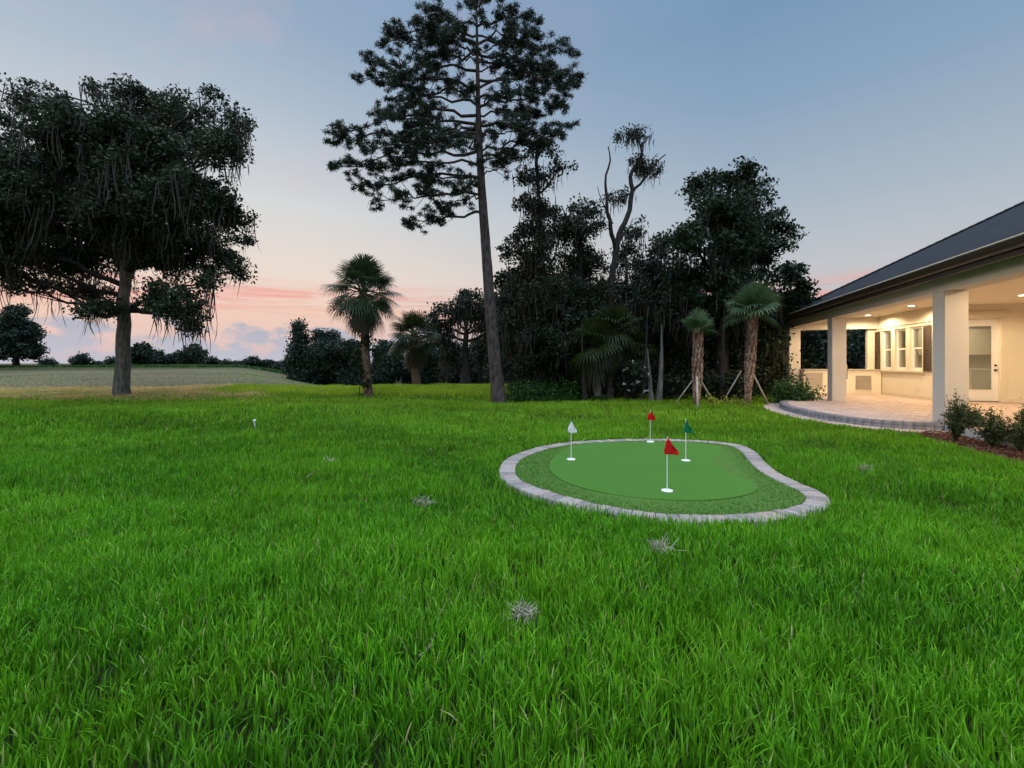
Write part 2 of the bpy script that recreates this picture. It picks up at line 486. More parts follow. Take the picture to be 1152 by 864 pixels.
# pink streaks
cb2 = nt.nodes.new("ShaderNodeCombineXYZ")
nt.links.new(wm('MULTIPLY', azm, 3.0), cb2.inputs[0]); nt.links.new(wm('MULTIPLY', Z, 55.0), cb2.inputs[1]); cb2.inputs[2].default_value = 3.3
n2 = wt.noise(1.1, 5, cb2.outputs[0], .6)
band = wt.ramp(Z, [(.085, c4(0, 0, 0)), (.115, c4(1, 1, 1)), (.135, c4(1, 1, 1)), (.165, c4(0, 0, 0))])
m2 = wm('MULTIPLY', wt.ramp(n2, [(.44, c4(0, 0, 0)), (.60, c4(.9, .9, .9))]), band)
grad = wt.mix(m2, grad, sr(238, 164, 156))
cb4 = nt.nodes.new("ShaderNodeCombineXYZ")
nt.links.new(wm('MULTIPLY', azm, 5.0), cb4.inputs[0]); nt.links.new(wm('MULTIPLY', Z, 90.0), cb4.inputs[1]); cb4.inputs[2].default_value = 7.7
n4 = wt.noise(1.0, 5, cb4.outputs[0], .6)
m4 = wm('MULTIPLY', wt.ramp(n4, [(.56, c4(0, 0, 0)), (.68, c4(.6, .6, .6))]), band)
grad = wt.mix(m4, grad, sr(196, 158, 166))
# faint high wisps
cb3 = nt.nodes.new("ShaderNodeCombineXYZ")
nt.links.new(wm('ADD', wm('MULTIPLY', azm, 2.2), wm('MULTIPLY', Z, 2.4)), cb3.inputs[0]); nt.links.new(wm('ADD', wm('MULTIPLY', Z, 5.0), wm('MULTIPLY', azm, -1.6)), cb3.inputs[1])
cb3.inputs[2].default_value = 5.3
n3 = wt.noise(1.6, 6, cb3.outputs[0], .62)
hb = wt.ramp(Z, [(.28, c4(0, 0, 0)), (.45, c4(1, 1, 1)), (.70, c4(0, 0, 0))])
m3 = wm('MULTIPLY', wm('MULTIPLY', wt.ramp(n3, [(.50, c4(0, 0, 0)), (.75, c4(.40, .40, .40))]), hb), wt.ramp(az, [(.1, c4(0, 0, 0)), (.5, c4(1, 1, 1))]))
grad = wt.mix(m3, grad, sr(222, 180, 190))
# unseen sky overhead and behind the camera, boosted to brighten the grass
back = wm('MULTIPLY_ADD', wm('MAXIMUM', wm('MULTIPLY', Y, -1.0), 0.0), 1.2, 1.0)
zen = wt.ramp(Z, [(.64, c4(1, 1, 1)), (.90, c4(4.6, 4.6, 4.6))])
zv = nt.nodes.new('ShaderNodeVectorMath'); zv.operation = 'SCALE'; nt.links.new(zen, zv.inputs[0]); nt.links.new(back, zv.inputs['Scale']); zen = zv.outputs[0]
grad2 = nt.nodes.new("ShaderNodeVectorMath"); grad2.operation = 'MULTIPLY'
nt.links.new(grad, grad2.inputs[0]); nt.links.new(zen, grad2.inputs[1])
sky = nt.nodes.new("ShaderNodeTexSky"); sky.sky_type = 'NISHITA'; sky.sun_disc = False
SUN_EL, SUN_AZ = math.radians(-2.0), math.radians(-50)      # low on the left, behind the oak
sky.sun_elevation = SUN_EL; sky.sun_rotation = SUN_AZ
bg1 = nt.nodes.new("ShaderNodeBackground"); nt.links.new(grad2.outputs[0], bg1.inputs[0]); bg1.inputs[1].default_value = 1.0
bg2 = nt.nodes.new("ShaderNodeBackground"); nt.links.new(sky.outputs[0], bg2.inputs[0]); bg2.inputs[1].default_value = .05
# sky texture only lifts the glow a little
ads = nt.nodes.new("ShaderNodeAddShader")
nt.links.new(bg1.outputs[0], ads.inputs[0]); nt.links.new(bg2.outputs[0], ads.inputs[1])
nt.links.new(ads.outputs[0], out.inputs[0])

sd = bpy.data.lights.new("sun", 'SUN'); sd.energy = .8; sd.angle = math.radians(20); sd.color = (1, .80, .66)
so = bpy.data.objects.new("sun", sd); COL.objects.link(so)
# direction light travels: from the sunset towards the camera side
sv = Vector((math.sin(SUN_AZ) * math.cos(math.radians(13)), math.cos(SUN_AZ) * math.cos(math.radians(13)), math.sin(math.radians(13))))
so.rotation_euler = sv.to_track_quat('Z', 'Y').to_euler(); so.location = (-20, 10, 20)

# ------------------------------------------------------------------ camera
cd = bpy.data.cameras.new("camera"); cam = bpy.data.objects.new("camera", cd); COL.objects.link(cam)
cd.sensor_fit = 'HORIZONTAL'; cd.sensor_width = 36; cd.lens = F / 1152 * 36
cd.shift_y = -24 / 1152
cd.clip_start = .05; cd.clip_end = 6000
cam.location = (0, 0, CAMH); cam.rotation_euler = (math.radians(90), 0, 0)
scene.camera = cam
vs = scene.view_settings
vs.view_transform = 'Standard'; vs.look = 'None'; vs.exposure = 0; vs.gamma = 1; vs.use_curve_mapping = False
scene.cycles.max_bounces = 8; scene.cycles.transparent_max_bounces = 16
scene.cycles.use_denoising = True
scene.cycles.sample_clamp_indirect = 4

# ------------------------------------------------------------------ ground
NA, NR = 360, 230
ra = np.concatenate([np.linspace(.0, 40, 170, endpoint=False), np.geomspace(40, 4000, NR - 170)])
aa = np.linspace(0, 2 * math.pi, NA, endpoint=False)
RR, AA = np.meshgrid(ra, aa, indexing='ij')
gx = RR * np.sin(AA); gy = RR * np.cos(AA)
zz = gz(gx, gy)
V = np.stack([gx, gy, zz], -1).reshape(-1, 3)
i = np.arange(NR - 1)[:, None] * NA; j = np.arange(NA)[None, :]; j2 = (j + 1) % NA
Q = np.stack([i + j, i + NA + j, i + NA + j2, i + j2], -1).reshape(-1, 4)
uu = gx / np.maximum(gy, .5)
fa = sstep(18.0, 23.5, gy + 2.2 * sstep(-.8, -.5, uu) * 0 + (vnoise(gx, gy, 3, 9) - .5) * 2) * (1 - sstep(-.35, -.1, uu) * .3)
fa = fa * (1 - sstep(72, 84, RR) * .9)
g = G(); g.add(V, Q, fa.ravel())
ground = g.obj('ground', M['ground'], smooth=True); tag(ground, kind='structure', label='broad lawn rising to a mown tan field on the left', cat='ground')

# ------------------------------------------------------------------ putting green
OUT = [(560.8, 533.9), (565.5, 519.3), (587.4, 508.4), (627.5, 498.9), (685.8, 494.8), (744.2, 494.0), (795.2, 496.2), (831.7, 500), (850, 508), (860.8, 519.3), (879, 534), (908, 546.7), (932, 557.6), (936.7, 568.5), (922.8, 577.6), (890, 583.8), (842.6, 588.6), (777, 589.3), (704, 582.3), (649.4, 571.4), (594.7, 555), (567.3, 543)]
INN = [(618, 525), (627, 511), (650, 500.4), (704, 497.2), (760, 497.0), (806, 501), (809, 511), (804, 520), (818, 531), (846, 541), (850, 552), (822, 560), (775, 563), (715, 559.5), (668, 552), (632, 540)]


def closed_spline(P, n=12):
    P = np.array(P, float); m = len(P); o = []
    for k in range(m):
        p0, p1, p2, p3 = P[(k - 1) % m], P[k], P[(k + 1) % m], P[(k + 2) % m]
        for t_ in np.linspace(0, 1, n, endpoint=False):
            o.append(.5 * ((2 * p1) + (-p0 + p2) * t_ + (2 * p0 - 5 * p1 + 4 * p2 - p3) * t_ ** 2 + (-p0 + 3 * p1 - 3 * p2 + p3) * t_ ** 3))
    return np.array(o)


def resample(P, n=None, step=None):
    Q_ = np.vstack([P, P[:1]]); d = np.r_[0, np.cumsum(np.linalg.norm(np.diff(Q_, axis=0), axis=1))]
    if n is None: n = int(d[-1] / step)
    s_ = np.linspace(0, d[-1], n, endpoint=False)
    return np.stack([np.interp(s_, d, Q_[:, 0]), np.interp(s_, d, Q_[:, 1])], 1)


def inset(P, w_):
    T_ = np.roll(P, -1, 0) - np.roll(P, 1, 0); T_ /= np.linalg.norm(T_, axis=1)[:, None]
    N_ = np.stack([-T_[:, 1], T_[:, 0]], 1)
    area = .5 * np.sum(P[:, 0] * np.roll(P[:, 1], -1) - np.roll(P[:, 0], -1) * P[:, 1])
    return P + N_ * w_ * (1 if area > 0 else -1)


def pip(x, y, P):
    x = np.asarray(x); y = np.asarray(y); r = np.zeros(x.shape, bool)
    m = len(P); j_ = m - 1
    for i_ in range(m):
        xi, yi = P[i_]; xj, yj = P[j_]
        c_ = ((yi > y) != (yj > y)) & (x < (xj - xi) * (y - yi) / (yj - yi + 1e-12) + xi)
        r ^= c_; j_ = i_
    return r


outer = resample(closed_spline([gp(a_, b_, .045) for a_, b_ in OUT]), n=118)
# smooth a little
for _ in range(3): outer = .5 * outer + .25 * (np.roll(outer, 1, 0) + np.roll(outer, -1, 0))
innb = inset(outer, .20)
for _ in range(2): innb = .5 * innb + .25 * (np.roll(innb, 1, 0) + np.roll(innb, -1, 0))
putt = resample(closed_spline([gp(a_, b_, .06) for a_, b_ in INN]), n=160)
gcen = outer.mean(0)
# tall mound of the turf: slight rise in the middle
green = empty('putting_green', (gcen[0], gcen[1], .0), 'kidney shaped artificial putting green ringed by pale grey pavers, set in the lawn', 'putting green')
GO = (gcen[0], gcen[1], 0)


def fan_sheet(P, z0, z1, c=None, rings=14):
    c = P.mean(0) if c is None else np.array(c)
    n_ = len(P); V_ = []
    for k in range(rings + 1):
        f_ = k / rings
        r_ = P * (1 - f_) + c * f_
        zz_ = z0 + (z1 - z0) * (1 - (1 - f_) ** 2) + (vnoise(r_[:, 0], r_[:, 1], 1.1, 8) - .5) * .02 * min(1, f_ * 5)
        V_.append(np.column_stack([r_, zz_]))
    V_ = np.concatenate(V_[:-1] + [V_[-1].mean(0)[None]])
    i_ = np.arange(rings - 1)[:, None] * n_; j_ = np.arange(n_)[None, :]; k_ = (j_ + 1) % n_
    Q_ = np.stack([i_ + j_, i_ + k_, i_ + n_ + k_, i_ + n_ + j_], -1).reshape(-1, 4)
    b_ = (rings - 1) * n_; q_ = np.arange(n_)
    F_ = np.concatenate([Q_[:, [0, 1, 2]], Q_[:, [0, 2, 3]], np.stack([b_ + q_, b_ + (q_ + 1) % n_, np.full(n_, b_ + n_)], 1)])
    return V_, F_


g = G(); Vb, Qb = fan_sheet(innb, .048, .056, putt.mean(0)); g.add(Vb, Qb); g.obj('fringe_turf', M['fringebase'], green, True, GO)
fringe_ob_base = None
g = G(); Vp, Qp = fan_sheet(putt, .062, .070); g.add(Vp, Qp)
# skirt
n_ = len(putt); sk = np.concatenate([np.column_stack([putt, np.full(n_, .062)]), np.column_stack([putt, np.full(n_, .03)])])
jj = np.arange(n_); kk = (jj + 1) % n_
g.add(sk, np.stack([jj, jj + n_, kk + n_, kk], -1)); g.obj('putting_surface', M['putt'], green, True, GO)
g = G()
for k in range(len(outer)):
    k2 = (k + 1) % len(outer)
    a_, b_, c_, d_ = outer[k], outer[k2], innb[k2], innb[k]
    cen = (a_ + b_ + c_ + d_) / 4
    q = [cen + (p_ - cen) * (.945) for p_ in (a_, b_, c_, d_)]
    zt = .052 + random.uniform(-.003, .004); bv = .006
    qi = [cen + (p_ - cen) * .89 for p_ in (a_, b_, c_, d_)]
    V_ = [(p_[0], p_[1], -.02) for p_ in q] + [(p_[0], p_[1], zt - bv) for p_ in q] + [(p_[0], p_[1], zt + random.uniform(-.001, .001)) for p_ in qi]
    F_ = [(0, 1, 5, 4), (1, 2, 6, 5), (2, 3, 7, 6), (3, 0, 4, 7), (4, 5, 9, 8), (5, 6, 10, 9), (6, 7, 11, 10), (7, 4, 8, 11), (8, 9, 10, 11)]
    g.add(V_, F_, random.random() ** 1.0 if random.random() > .1 else 1.0)
g.obj('paver_border', M['edging'], green, False, GO)
# fringe pile: short blades between border and putting surface
def blades(P, h, wd, lean, az_, a_, tilt=None, z0=None, seg=2):
    """P (N,2) -> verts, tris; 2-segment (3 tris) or 3-segment (5 tris) tapered blades"""
    n_ = len(P)
    z0 = gz(P[:, 0], P[:, 1]) if z0 is None else z0
    fx, fy = np.cos(az_), np.sin(az_)            # lean direction
    wa = az_ + math.pi / 2 + (rng.random(n_) - .5) * 1.8
    wx, wy = np.cos(wa) * wd * .5, np.sin(wa) * wd * .5
    rows = []
    ts = [0, .5] if seg == 2 else [0, .36, .72]
    for t_ in ts:
        ox = lean * h * t_ ** 1.7; zt = h * t_ * (1 - .25 * np.minimum(lean, 1) * t_)
        wdt = [1, .95, .72][ts.index(t_)] if seg == 3 else [1, .85][ts.index(t_)]
        cx_ = P[:, 0] + fx * ox; cy_ = P[:, 1] + fy * ox; cz_ = z0 + zt
        rows.append(np.stack([cx_ - wx * wdt, cy_ - wy * wdt, cz_], 1)); rows.append(np.stack([cx_ + wx * wdt, cy_ + wy * wdt, cz_], 1))
    tip = np.stack([P[:, 0] + fx * lean * h, P[:, 1] + fy * lean * h, z0 + h * (1 - .28 * np.minimum(lean, 1.6))], 1)
    rows.append(tip)
    k = len(rows)
    V_ = np.stack(rows, 1).reshape(-1, 3)
    b_ = np.arange(n_)[:, None] * k
    T_ = []
    for r_ in range(len(ts) - 1):
        T_ += [b_ + np.array([2 * r_, 2 * r_ + 1, 2 * r_ + 3]), b_ + np.array([2 * r_, 2 * r_ + 3, 2 * r_ + 2])]
    T_.append(b_ + np.array([k - 3, k - 2, k - 1]))
    return V_, np.concatenate(T_), np.repeat(a_, k)


bb0, bb1 = outer.min(0), outer.max(0)
NF = 60000
P = rng.random((NF, 2)) * (bb1 - bb0) + bb0
P = P[pip(P[:, 0], P[:, 1], innb) & ~pip(P[:, 0], P[:, 1], putt)]
g = G(); V_, T_, A_ = blades(P, .012 + .010 * rng.random(len(P)), .007, .3 + .9 * rng.random(len(P)), rng.random(len(P)) * 6.28, rng.random(len(P)), z0=np.full(len(P), .048))
g.add(V_, T_, A_); g.obj('fringe_pile', M['fringe'], green, False, GO)

# flags
def pin(name, px, py, label, clothmat, top, fold, hang, left=.5):
    x, y = gp(px, py, .072)
    zb = .068
    r_ = empty(name, (x, y, zb), label, 'golf flag', 'golf flags on the putting green')
    hgt = (py - top) / F * y
    g = G()
    prof = [(0.0, .012), (.047, .012), (.053, .009), (.054, .0)]
    ph = np.linspace(0, 2 * math.pi, 28, endpoint=False)
    ring = [(.003, 0.056), (.008, .056), (.011, .050), (.011, .008)]
    VV = []
    for (z_, rr2) in ring: VV += [(rr2 * math.cos(a), rr2 * math.sin(a), z_) for a in ph]
    Q_ = []
    for k in range(len(ring) - 1):
        for q in range(28): Q_.append((k * 28 + q, k * 28 + (q + 1) % 28, (k + 1) * 28 + (q + 1) % 28, (k + 1) * 28 + q))
    g.add(VV, Q_)
    g.add([(.056 * math.cos(a), .056 * math.sin(a), -.008) for a in ph] + [(.056 * math.cos(a), .056 * math.sin(a), .003) for a in ph], [(q, (q + 1) % 28, 28 + (q + 1) % 28, 28 + q) for q in range(28)])
    o = link('cup_collar', g.mesh('cup_collar', True), M['plastic'], r_)
    g = G(); g.tube([(0, 0, 0), (0, 0, hgt * .5), (0.001, 0, hgt * .985)], .0048, 10); link('pole', g.mesh('pole', True), M['plastic'], r_)
    g = G(); g.tube([(0, 0, hgt * .985), (0, 0, hgt * .992), (0, 0, hgt)], [.0075, .009, .003], 10); link('finial', g.mesh('finial', True), M['black'], r_)
    # limp triangular cloth with folds, gathered down along the pole
    nu, nv = 15, 13
    VV = []; fh = hgt * .30
    for a in range(nu):
        u_ = -left + (1 + left) * a / (nu - 1); au = abs(u_)
        for b in range(nv):
            v_ = b / (nv - 1)
            drop = au * fh * hang
            xx = .006 + u_ * fold[0] * (.35 + .65 * min(1, v_ * 1.6)) ; yy = u_ * fold[1] + .014 * math.sin(u_ * 9 + v_ * 2.5) * u_ - .007
            zz_ = hgt * .965 - v_ * fh * (1 - .35 * au) - drop
            VV.append((xx, yy + .010 * math.sin(v_ * 7 + u_ * 5) * u_, zz_))
    Q_ = [(a * nv + b, (a + 1) * nv + b, (a + 1) * nv + b + 1, a * nv + b + 1) for a in range(nu - 1) for b in range(nv - 1)]
    g = G(); g.add(VV, Q_)
    o = link('flag_cloth', g.mesh('flag_cloth', True), clothmat, r_)
    sm = o.modifiers.new("Solidify", 'SOLIDIFY'); sm.thickness = .0016
    return r_


pin('golf_flag', 642.5, 516.5, 'short white flag on a thin pole at the left of the putting green', M['whitecloth'], 472.5, (.060, -.02), .25, .8)
pin('golf_flag', 731.5, 496.8, 'small red flag at the back edge of the green, farthest of the flags', M['redcloth'], 460, (.065, -.03), .35, .8)
pin('golf_flag', 750.5, 551.8, 'largest red flag, standing nearest the camera on the green', M['redcloth'], 489.5, (.090, -.02), .36, .35)
pin('golf_flag', 771.5, 518, 'green flag on a thin white pole at the right of the putting surface', M['greencloth'], 469.5, (.070, -.02), .45, .4)

# ------------------------------------------------------------------ patio / house frame geometry
D0, SE = 5.348, 20.65       # colonnade plane, far end
PW = .375
S1, S2 = 10.506, 15.906     # near corners of visible piers
FL = .17


def bulge(off=0.0, n=60):
    """patio bulge outline in the house frame, from near pier to mid pier"""
    o = []
    for k in range(n + 1):
        t_ = k / n
        a_ = math.pi * t_
        s_ = 13.55 - (3.05 + off) * math.cos(a_) * (1 if a_ < math.pi / 2 else .93)
        d_ = D0 - (1.80 + off) * (max(0.0, math.sin(a_)) ** .72)
        o.append((d_, s_))
    return o


b0 = bulge(0); b1 = bulge(.42)
slab_hf = b0 + [(D0, 20.6), (12.0, 20.6), (12.0, -6), (D0, -6), (D0, b0[0][1])]
# dedupe path: start at near pier
slab_out = [(D0, -6.0), (D0, b0[0][1] - .001)] + b0[1:-1] + [(D0, b0[-1][1]), (D0, 20.44), (12, 20.44), (12, -6.0)]
slab_w = np.array([H(*p_) for p_ in slab_out]); apron_w = np.array([H(*p_) for p_ in ([(D0, b1[0][1])] + b1[1:-1] + [(D0, b1[-1][1])])])


def poly_prism(P, z0, z1, name, mats, side=True, parent=None, off=(0, 0, 0), rz=0, top_idx=0, side_idx=0):
    import bmesh
    bm = bmesh.new()
    vt = [bm.verts.new((p_[0] - off[0], p_[1] - off[1], z1 - off[2])) for p_ in P]
    vb = [bm.verts.new((p_[0] - off[0], p_[1] - off[1], z0 - off[2])) for p_ in P]
    f_ = bm.faces.new(vt); f_.material_index = top_idx
    if side:
        for k in range(len(P)):
            k2 = (k + 1) % len(P)
            f_ = bm.faces.new((vt[k], vt[k2], vb[k2], vb[k])); f_.material_index = side_idx
    bmesh.ops.recalc_face_normals(bm, faces=bm.faces[:])
    me = bpy.data.meshes.new(name); bm.to_mesh(me); bm.free()
    return link(name, me, mats, parent)


patio = poly_prism(slab_w, -.02, FL, 'patio', [M['patiopaver'], M['concrete']], side_idx=1)
tag(patio, 'raised terrace of pinkish pavers under and in front of the porch', 'patio', kind='structure')
apron = poly_prism(apron_w, -.02, .045, 'patio_apron', [M['patiopaver']]); tag(apron, 'low paver ring round the foot of the raised terrace', 'paving', kind='structure')
# soldier course on the curved step, block by block
g = G(); bl = [(p_[0], p_[1]) for p_ in resample(np.array([H(*p_) for p_ in b0]), step=.14)]
arc = np.array([H(*p_) for p_ in b0]); d = np.r_[0, np.cumsum(np.linalg.norm(np.diff(arc, axis=0), axis=1))]
nb = int(d[-1] / .155); s_ = np.linspace(0, d[-1], nb + 1)
pts = np.stack([np.interp(s_, d, arc[:, 0]), np.interp(s_, d, arc[:, 1])], 1)
cen = np.array(H(D0 + .6, 13.5))
for k in range(nb):
    a_, b_ = pts[k], pts[k + 1]
    tdir = (b_ - a_) / np.linalg.norm(b_ - a_); nrm = np.array([-tdir[1], tdir[0]])
    if np.dot(nrm, cen - a_) < 0: nrm = -nrm
    q = [a_ + tdir * .003 - nrm * .022, b_ - tdir * .003 - nrm * .022, b_ - tdir * .003 + nrm * .19, a_ + tdir * .003 + nrm * .19]
    for (z0, z1) in ((.02, .098), (.102, FL + .006)):
        V_ = [(p_[0], p_[1], z0) for p_ in q] + [(p_[0], p_[1], z1) for p_ in q]
        g.add(V_, [(0, 1, 5, 4), (1, 2, 6, 5), (2, 3, 7, 6), (3, 0, 4, 7), (4, 5, 6, 7)], .15 + .5 * random.random() if z1 < .1 else .5 * random.random())
t = NT('step_pavers'); a = attr(t); c = t.ramp(a, [(0, c4(.13, .125, .13)), (.7, c4(.25, .24, .24)), (1, c4(.34, .30, .28))])
nz = t.noise(30, 6, pos(t), .7); c = t.mix(.35, c, t.ramp(nz, [(.3, c4(.09, .09, .095)), (.7, c4(.34, .33, .33))]))
p = t.principled(c, .85, .2, normal=t.bump(t.noise(120, 4, pos(t)), .5, .004)); M['step'] = t.done(p.outputs[0])
o = g.obj('patio_step', M['step']); tag(o, 'dark grey soldier course stepping round the curved terrace edge', 'step', kind='structure')

# ------------------------------------------------------------------ house
HO = (8.5, 12.0)                      # origin of the house empty in its own frame
hx, hy = H(*HO)
house = empty('house', (hx, hy, 0), 'cream stucco house with a dark shingle hip roof and a lit columned porch', 'house', rz=-TH)


class HB(G):
    def b(self, d0, d1, s0, s1, z0, z1, a=.5):
        return self.box(d0 - HO[0], d1 - HO[0], s0 - HO[1], s1 - HO[1], z0, z1, a)

    def mk(self, name, mat, parent=house, smooth=False, bv=0):
        o = link(name, self.mesh(name, smooth), mat, parent)
        return o


def boxes(name, mat, lst, parent=None, bv=0.0):
    """real boxes with welded corners so a bevel works"""
    import bmesh
    bm = bmesh.new()
    for (d0, d1, s0, s1, z0, z1) in lst:
        r_ = bmesh.ops.create_cube(bm, size=1)
        for v in r_['verts']:
            v.co = Vector(((d0 + d1) / 2 - HO[0] + v.co.x * (d1 - d0), (s0 + s1) / 2 - HO[1] + v.co.y * (s1 - s0), (z0 + z1) / 2 + v.co.z * (z1 - z0)))
    if bv:
        bmesh.ops.bevel(bm, geom=bm.edges[:], offset=bv, segments=2, affect='EDGES')
    me = bpy.data.meshes.new(name); bm.to_mesh(me); bm.free()
    return link(name, me, mat, parent or house)


BB = 2.675
CE = 3.03
for s_ in (S1 - 10.8, S1 - 5.4, S1, S2, 20.25):
    w_ = .40 if s_ > 20 else PW
    boxes('pier', M['stucco'], [(D0, D0 + w_, s_, s_ + w_, -.15 if s_ < 11 else FL - .1, BB)], bv=.012)
boxes('beam', M['stucco'], [(D0 + .002, D0 + PW - .002, -4, 20.65, BB, 3.10)], bv=.004)
boxes('end_beam', M['stucco'], [(D0 + PW, 8.3, 20.27, 20.63, 2.60, 3.095)])
boxes('porch_ceiling', M['wallstucco'], [(D0 + PW, 12.0, -4, 20.25, CE, CE + .05)])
boxes('slab_edge', M['concrete'], [(D0 - .06, D0 - .002, -6, S1 - .35, -.1, FL + .003)], bv=.008)
# end half wall and stub
boxes('half_wall', M['wallstucco'], [(D0 + .402, 8.298, 20.45, 20.63, FL, 1.03), (8.04, 8.298, 20.45, 20.63, 1.03, 2.60)])
# window wall D 8.3 .. 8.5
wall = []
WX = [(19.25, 19.95), (18.30, 19.00), (17.35, 18.05)]
wall += [(8.3, 8.5, 16.8, 20.63, FL - .05, 1.07), (8.3, 8.5, 16.8, 20.63, 2.47, CE)]
edges = [16.8, 17.35, 18.05, 18.30, 19.0, 19.25, 19.95, 20.63]
for a_, b_ in ((16.8, 17.35), (18.05, 18.30), (19.0, 19.25), (19.95, 20.63)):
    wall.append((8.3, 8.5, a_, b_, 1.07, 2.47))
# door wall s 16.8..17.0
wall += [(8.5, 9.02, 16.8, 17.0, FL - .05, CE), (9.88, 12.0, 16.8, 17.0, FL - .05, CE), (9.02, 9.88, 16.8, 17.0, 2.61, CE)]
boxes('porch_wall', M['wallstucco'], wall)
boxes('baseboard', M['trim'], [(8.285, 8.3, 16.8, 19.95, FL, FL + .10), (8.29, 8.92, 16.785, 16.8, FL, FL + .1), (9.98, 11.98, 16.785, 16.8, FL, FL + .1)])
# other walls
boxes('outer_wall', M['stucco'], [(8.5, 18.6, 20.43, 20.63, -.1, 3.1), (18.4, 18.6, -4, 20.43, -.1, 3.1), (12.0, 12.2, -4, 16.8, FL - .1, CE), (D0 + PW, 18.4, -4.2, -4.0, -.1, 3.1)])
# interior room
boxes('interior', M['wallstucco'], [(8.5, 12.5, 17.0, 20.43, FL - .05, FL + .01), (12.5, 12.6, 17.0, 20.43, FL, CE), (8.5, 12.5, 17.0, 20.43, CE, CE + .04)])
boxes('kitchen_island', M['white'], [(10.2, 11.8, 18.6, 19.3, FL, 1.07), (10.1, 11.9, 18.5, 19.4, 1.07, 1.11)])
boxes('wall_cabinet', M['trim'], [(9.2, 11.9, 20.05, 20.42, 1.6, 2.5), (9.2, 11.9, 19.9, 20.42, FL, 1.0)])
for a_, b_ in WX:
    fr = boxes('window', M['white'], [(8.33, 8.42, a_, a_ + .05, 1.07, 2.47), (8.33, 8.42, b_ - .05, b_, 1.07, 2.47), (8.33, 8.42, a_ + .05, b_ - .05, 2.42, 2.47), (8.33, 8.42, a_ + .05, b_ - .05, 1.07, 1.12)], bv=.003)
    o = boxes('sash', M['white'], [(8.35, 8.39, a_ + .051, b_ - .051, 1.765, 1.81), (8.35, 8.39, a_ + .051, a_ + .085, 1.121, 1.765), (8.35, 8.39, b_ - .085, b_ - .051, 1.121, 1.765), (8.35, 8.39, a_ + .086, b_ - .086, 1.121, 1.16)], fr)
    boxes('glass', M['glass'], [(8.368, 8.372, a_ + .052, b_ - .052, 1.122, 2.418)], fr)
boxes('window_sill', M['trim'], [(8.23, 8.299, 17.28, 20.02, 1.00, 1.068), (8.27, 8.299, 17.3, 20.0, .94, 1.0)], bv=.006)
boxes('window_trim', M['trim'], [(8.27, 8.299, 17.28, 17.35, 1.07, 2.47), (8.27, 8.299, 18.05, 18.30, 1.07, 2.47), (8.27, 8.299, 19.0, 19.25, 1.07, 2.47), (8.27, 8.299, 19.95, 20.02, 1.07, 2.47), (8.26, 8.299, 17.0, 20.3, 2.472, 2.58), (8.22, 8.299, 16.93, 20.37, 2.58, 2.63)], bv=.004)
for a_, b_ in ((20.04, 20.40), (16.90, 17.26)):
    lst = [(8.25, 8.299, a_, a_ + .05, 1.05, 2.47), (8.25, 8.299, b_ - .05, b_, 1.05, 2.47), (8.25, 8.299, a_ + .05, b_ - .05, 1.05, 1.13), (8.25, 8.299, a_ + .05, b_ - .05, 2.39, 2.47), (8.25, 8.299, a_ + .05, b_ - .05, 1.73, 1.79)]
    z_ = 1.14
    while z_ < 2.37:
        if not (1.70 < z_ < 1.79): lst.append((8.262, 8.298, a_ + .051, b_ - .051, z_, z_ + .034))
        z_ += .045
    boxes('shutter', M['shutter'], lst)
# door
boxes('door_trim', M['trim'], [(8.86, 9.00, 16.765, 16.8, FL, 2.63), (9.90, 10.04, 16.765, 16.8, FL, 2.63), (8.84, 10.06, 16.755, 16.8, 2.632, 2.78), (8.78, 10.12, 16.72, 16.8, 2.78, 2.83)], bv=.004)
door = boxes('door', M['white'], [(9.022, 9.16, 16.87, 16.915, FL + .015, 2.605), (9.74, 9.878, 16.87, 16.915, FL + .015, 2.605), (9.16, 9.74, 16.87, 16.915, 2.42, 2.605), (9.16, 9.74, 16.87, 16.915, FL + .015, .50)], bv=.003)
boxes('glazing', M['glass'], [(9.162, 9.738, 16.89, 16.896, .502, 2.418)], door)
boxes('glazing_bead', M['white'], [(9.15, 9.18, 16.858, 16.87, .49, 2.43), (9.72, 9.75, 16.858, 16.87, .49, 2.43), (9.181, 9.719, 16.858, 16.87, 2.40, 2.43), (9.181, 9.719, 16.858, 16.87, .49, .52)], door)
import bmesh
def cyl(name, mat, d, s, z, r, depth, axis, parent=None, seg=20):
    bm = bmesh.new(); bmesh.ops.create_cone(bm, cap_ends=True, segments=seg, radius1=r, radius2=r * .92, depth=depth)
    if axis == 's': bmesh.ops.rotate(bm, verts=bm.verts, matrix=__import__('mathutils').Matrix.Rotation(math.pi / 2, 3, 'X'))
    if axis == 'd': bmesh.ops.rotate(bm, verts=bm.verts, matrix=__import__('mathutils').Matrix.Rotation(math.pi / 2, 3, 'Y'))
    for v in bm.verts: v.co += Vector((d - HO[0], s - HO[1], z))
    me = bpy.data.meshes.new(name); bm.to_mesh(me); bm.free()
    for p_ in me.polygons: p_.use_smooth = len(p_.vertices) == 4
    return link(name, me, mat, parent or house)


cyl('handle', M['black'], 9.81, 16.84, 1.10, .032, .05, 's', door)
cyl('deadbolt', M['black'], 9.81, 16.85, 1.24, .028, .035, 's', door)
boxes('threshold', M['brown'], [(9.02, 9.88, 16.78, 16.99, FL + .001, FL + .014)])
boxes('wall_socket', M['white'], [(8.288, 8.299, 17.62, 17.69, .48, .60)])
# roof
EZ = 3.10
e0, e1, s0, s1 = D0 - .33, 18.95, -6.4, 21.0
pit = .53; rh = (e1 - e0) / 2
RV = [(e0, s0, EZ), (e1, s0, EZ), (e1, s1, EZ), (e0, s1, EZ), ((e0 + e1) / 2, s0 + rh, EZ + rh * pit), ((e0 + e1) / 2, s1 - rh, EZ + rh * pit)]


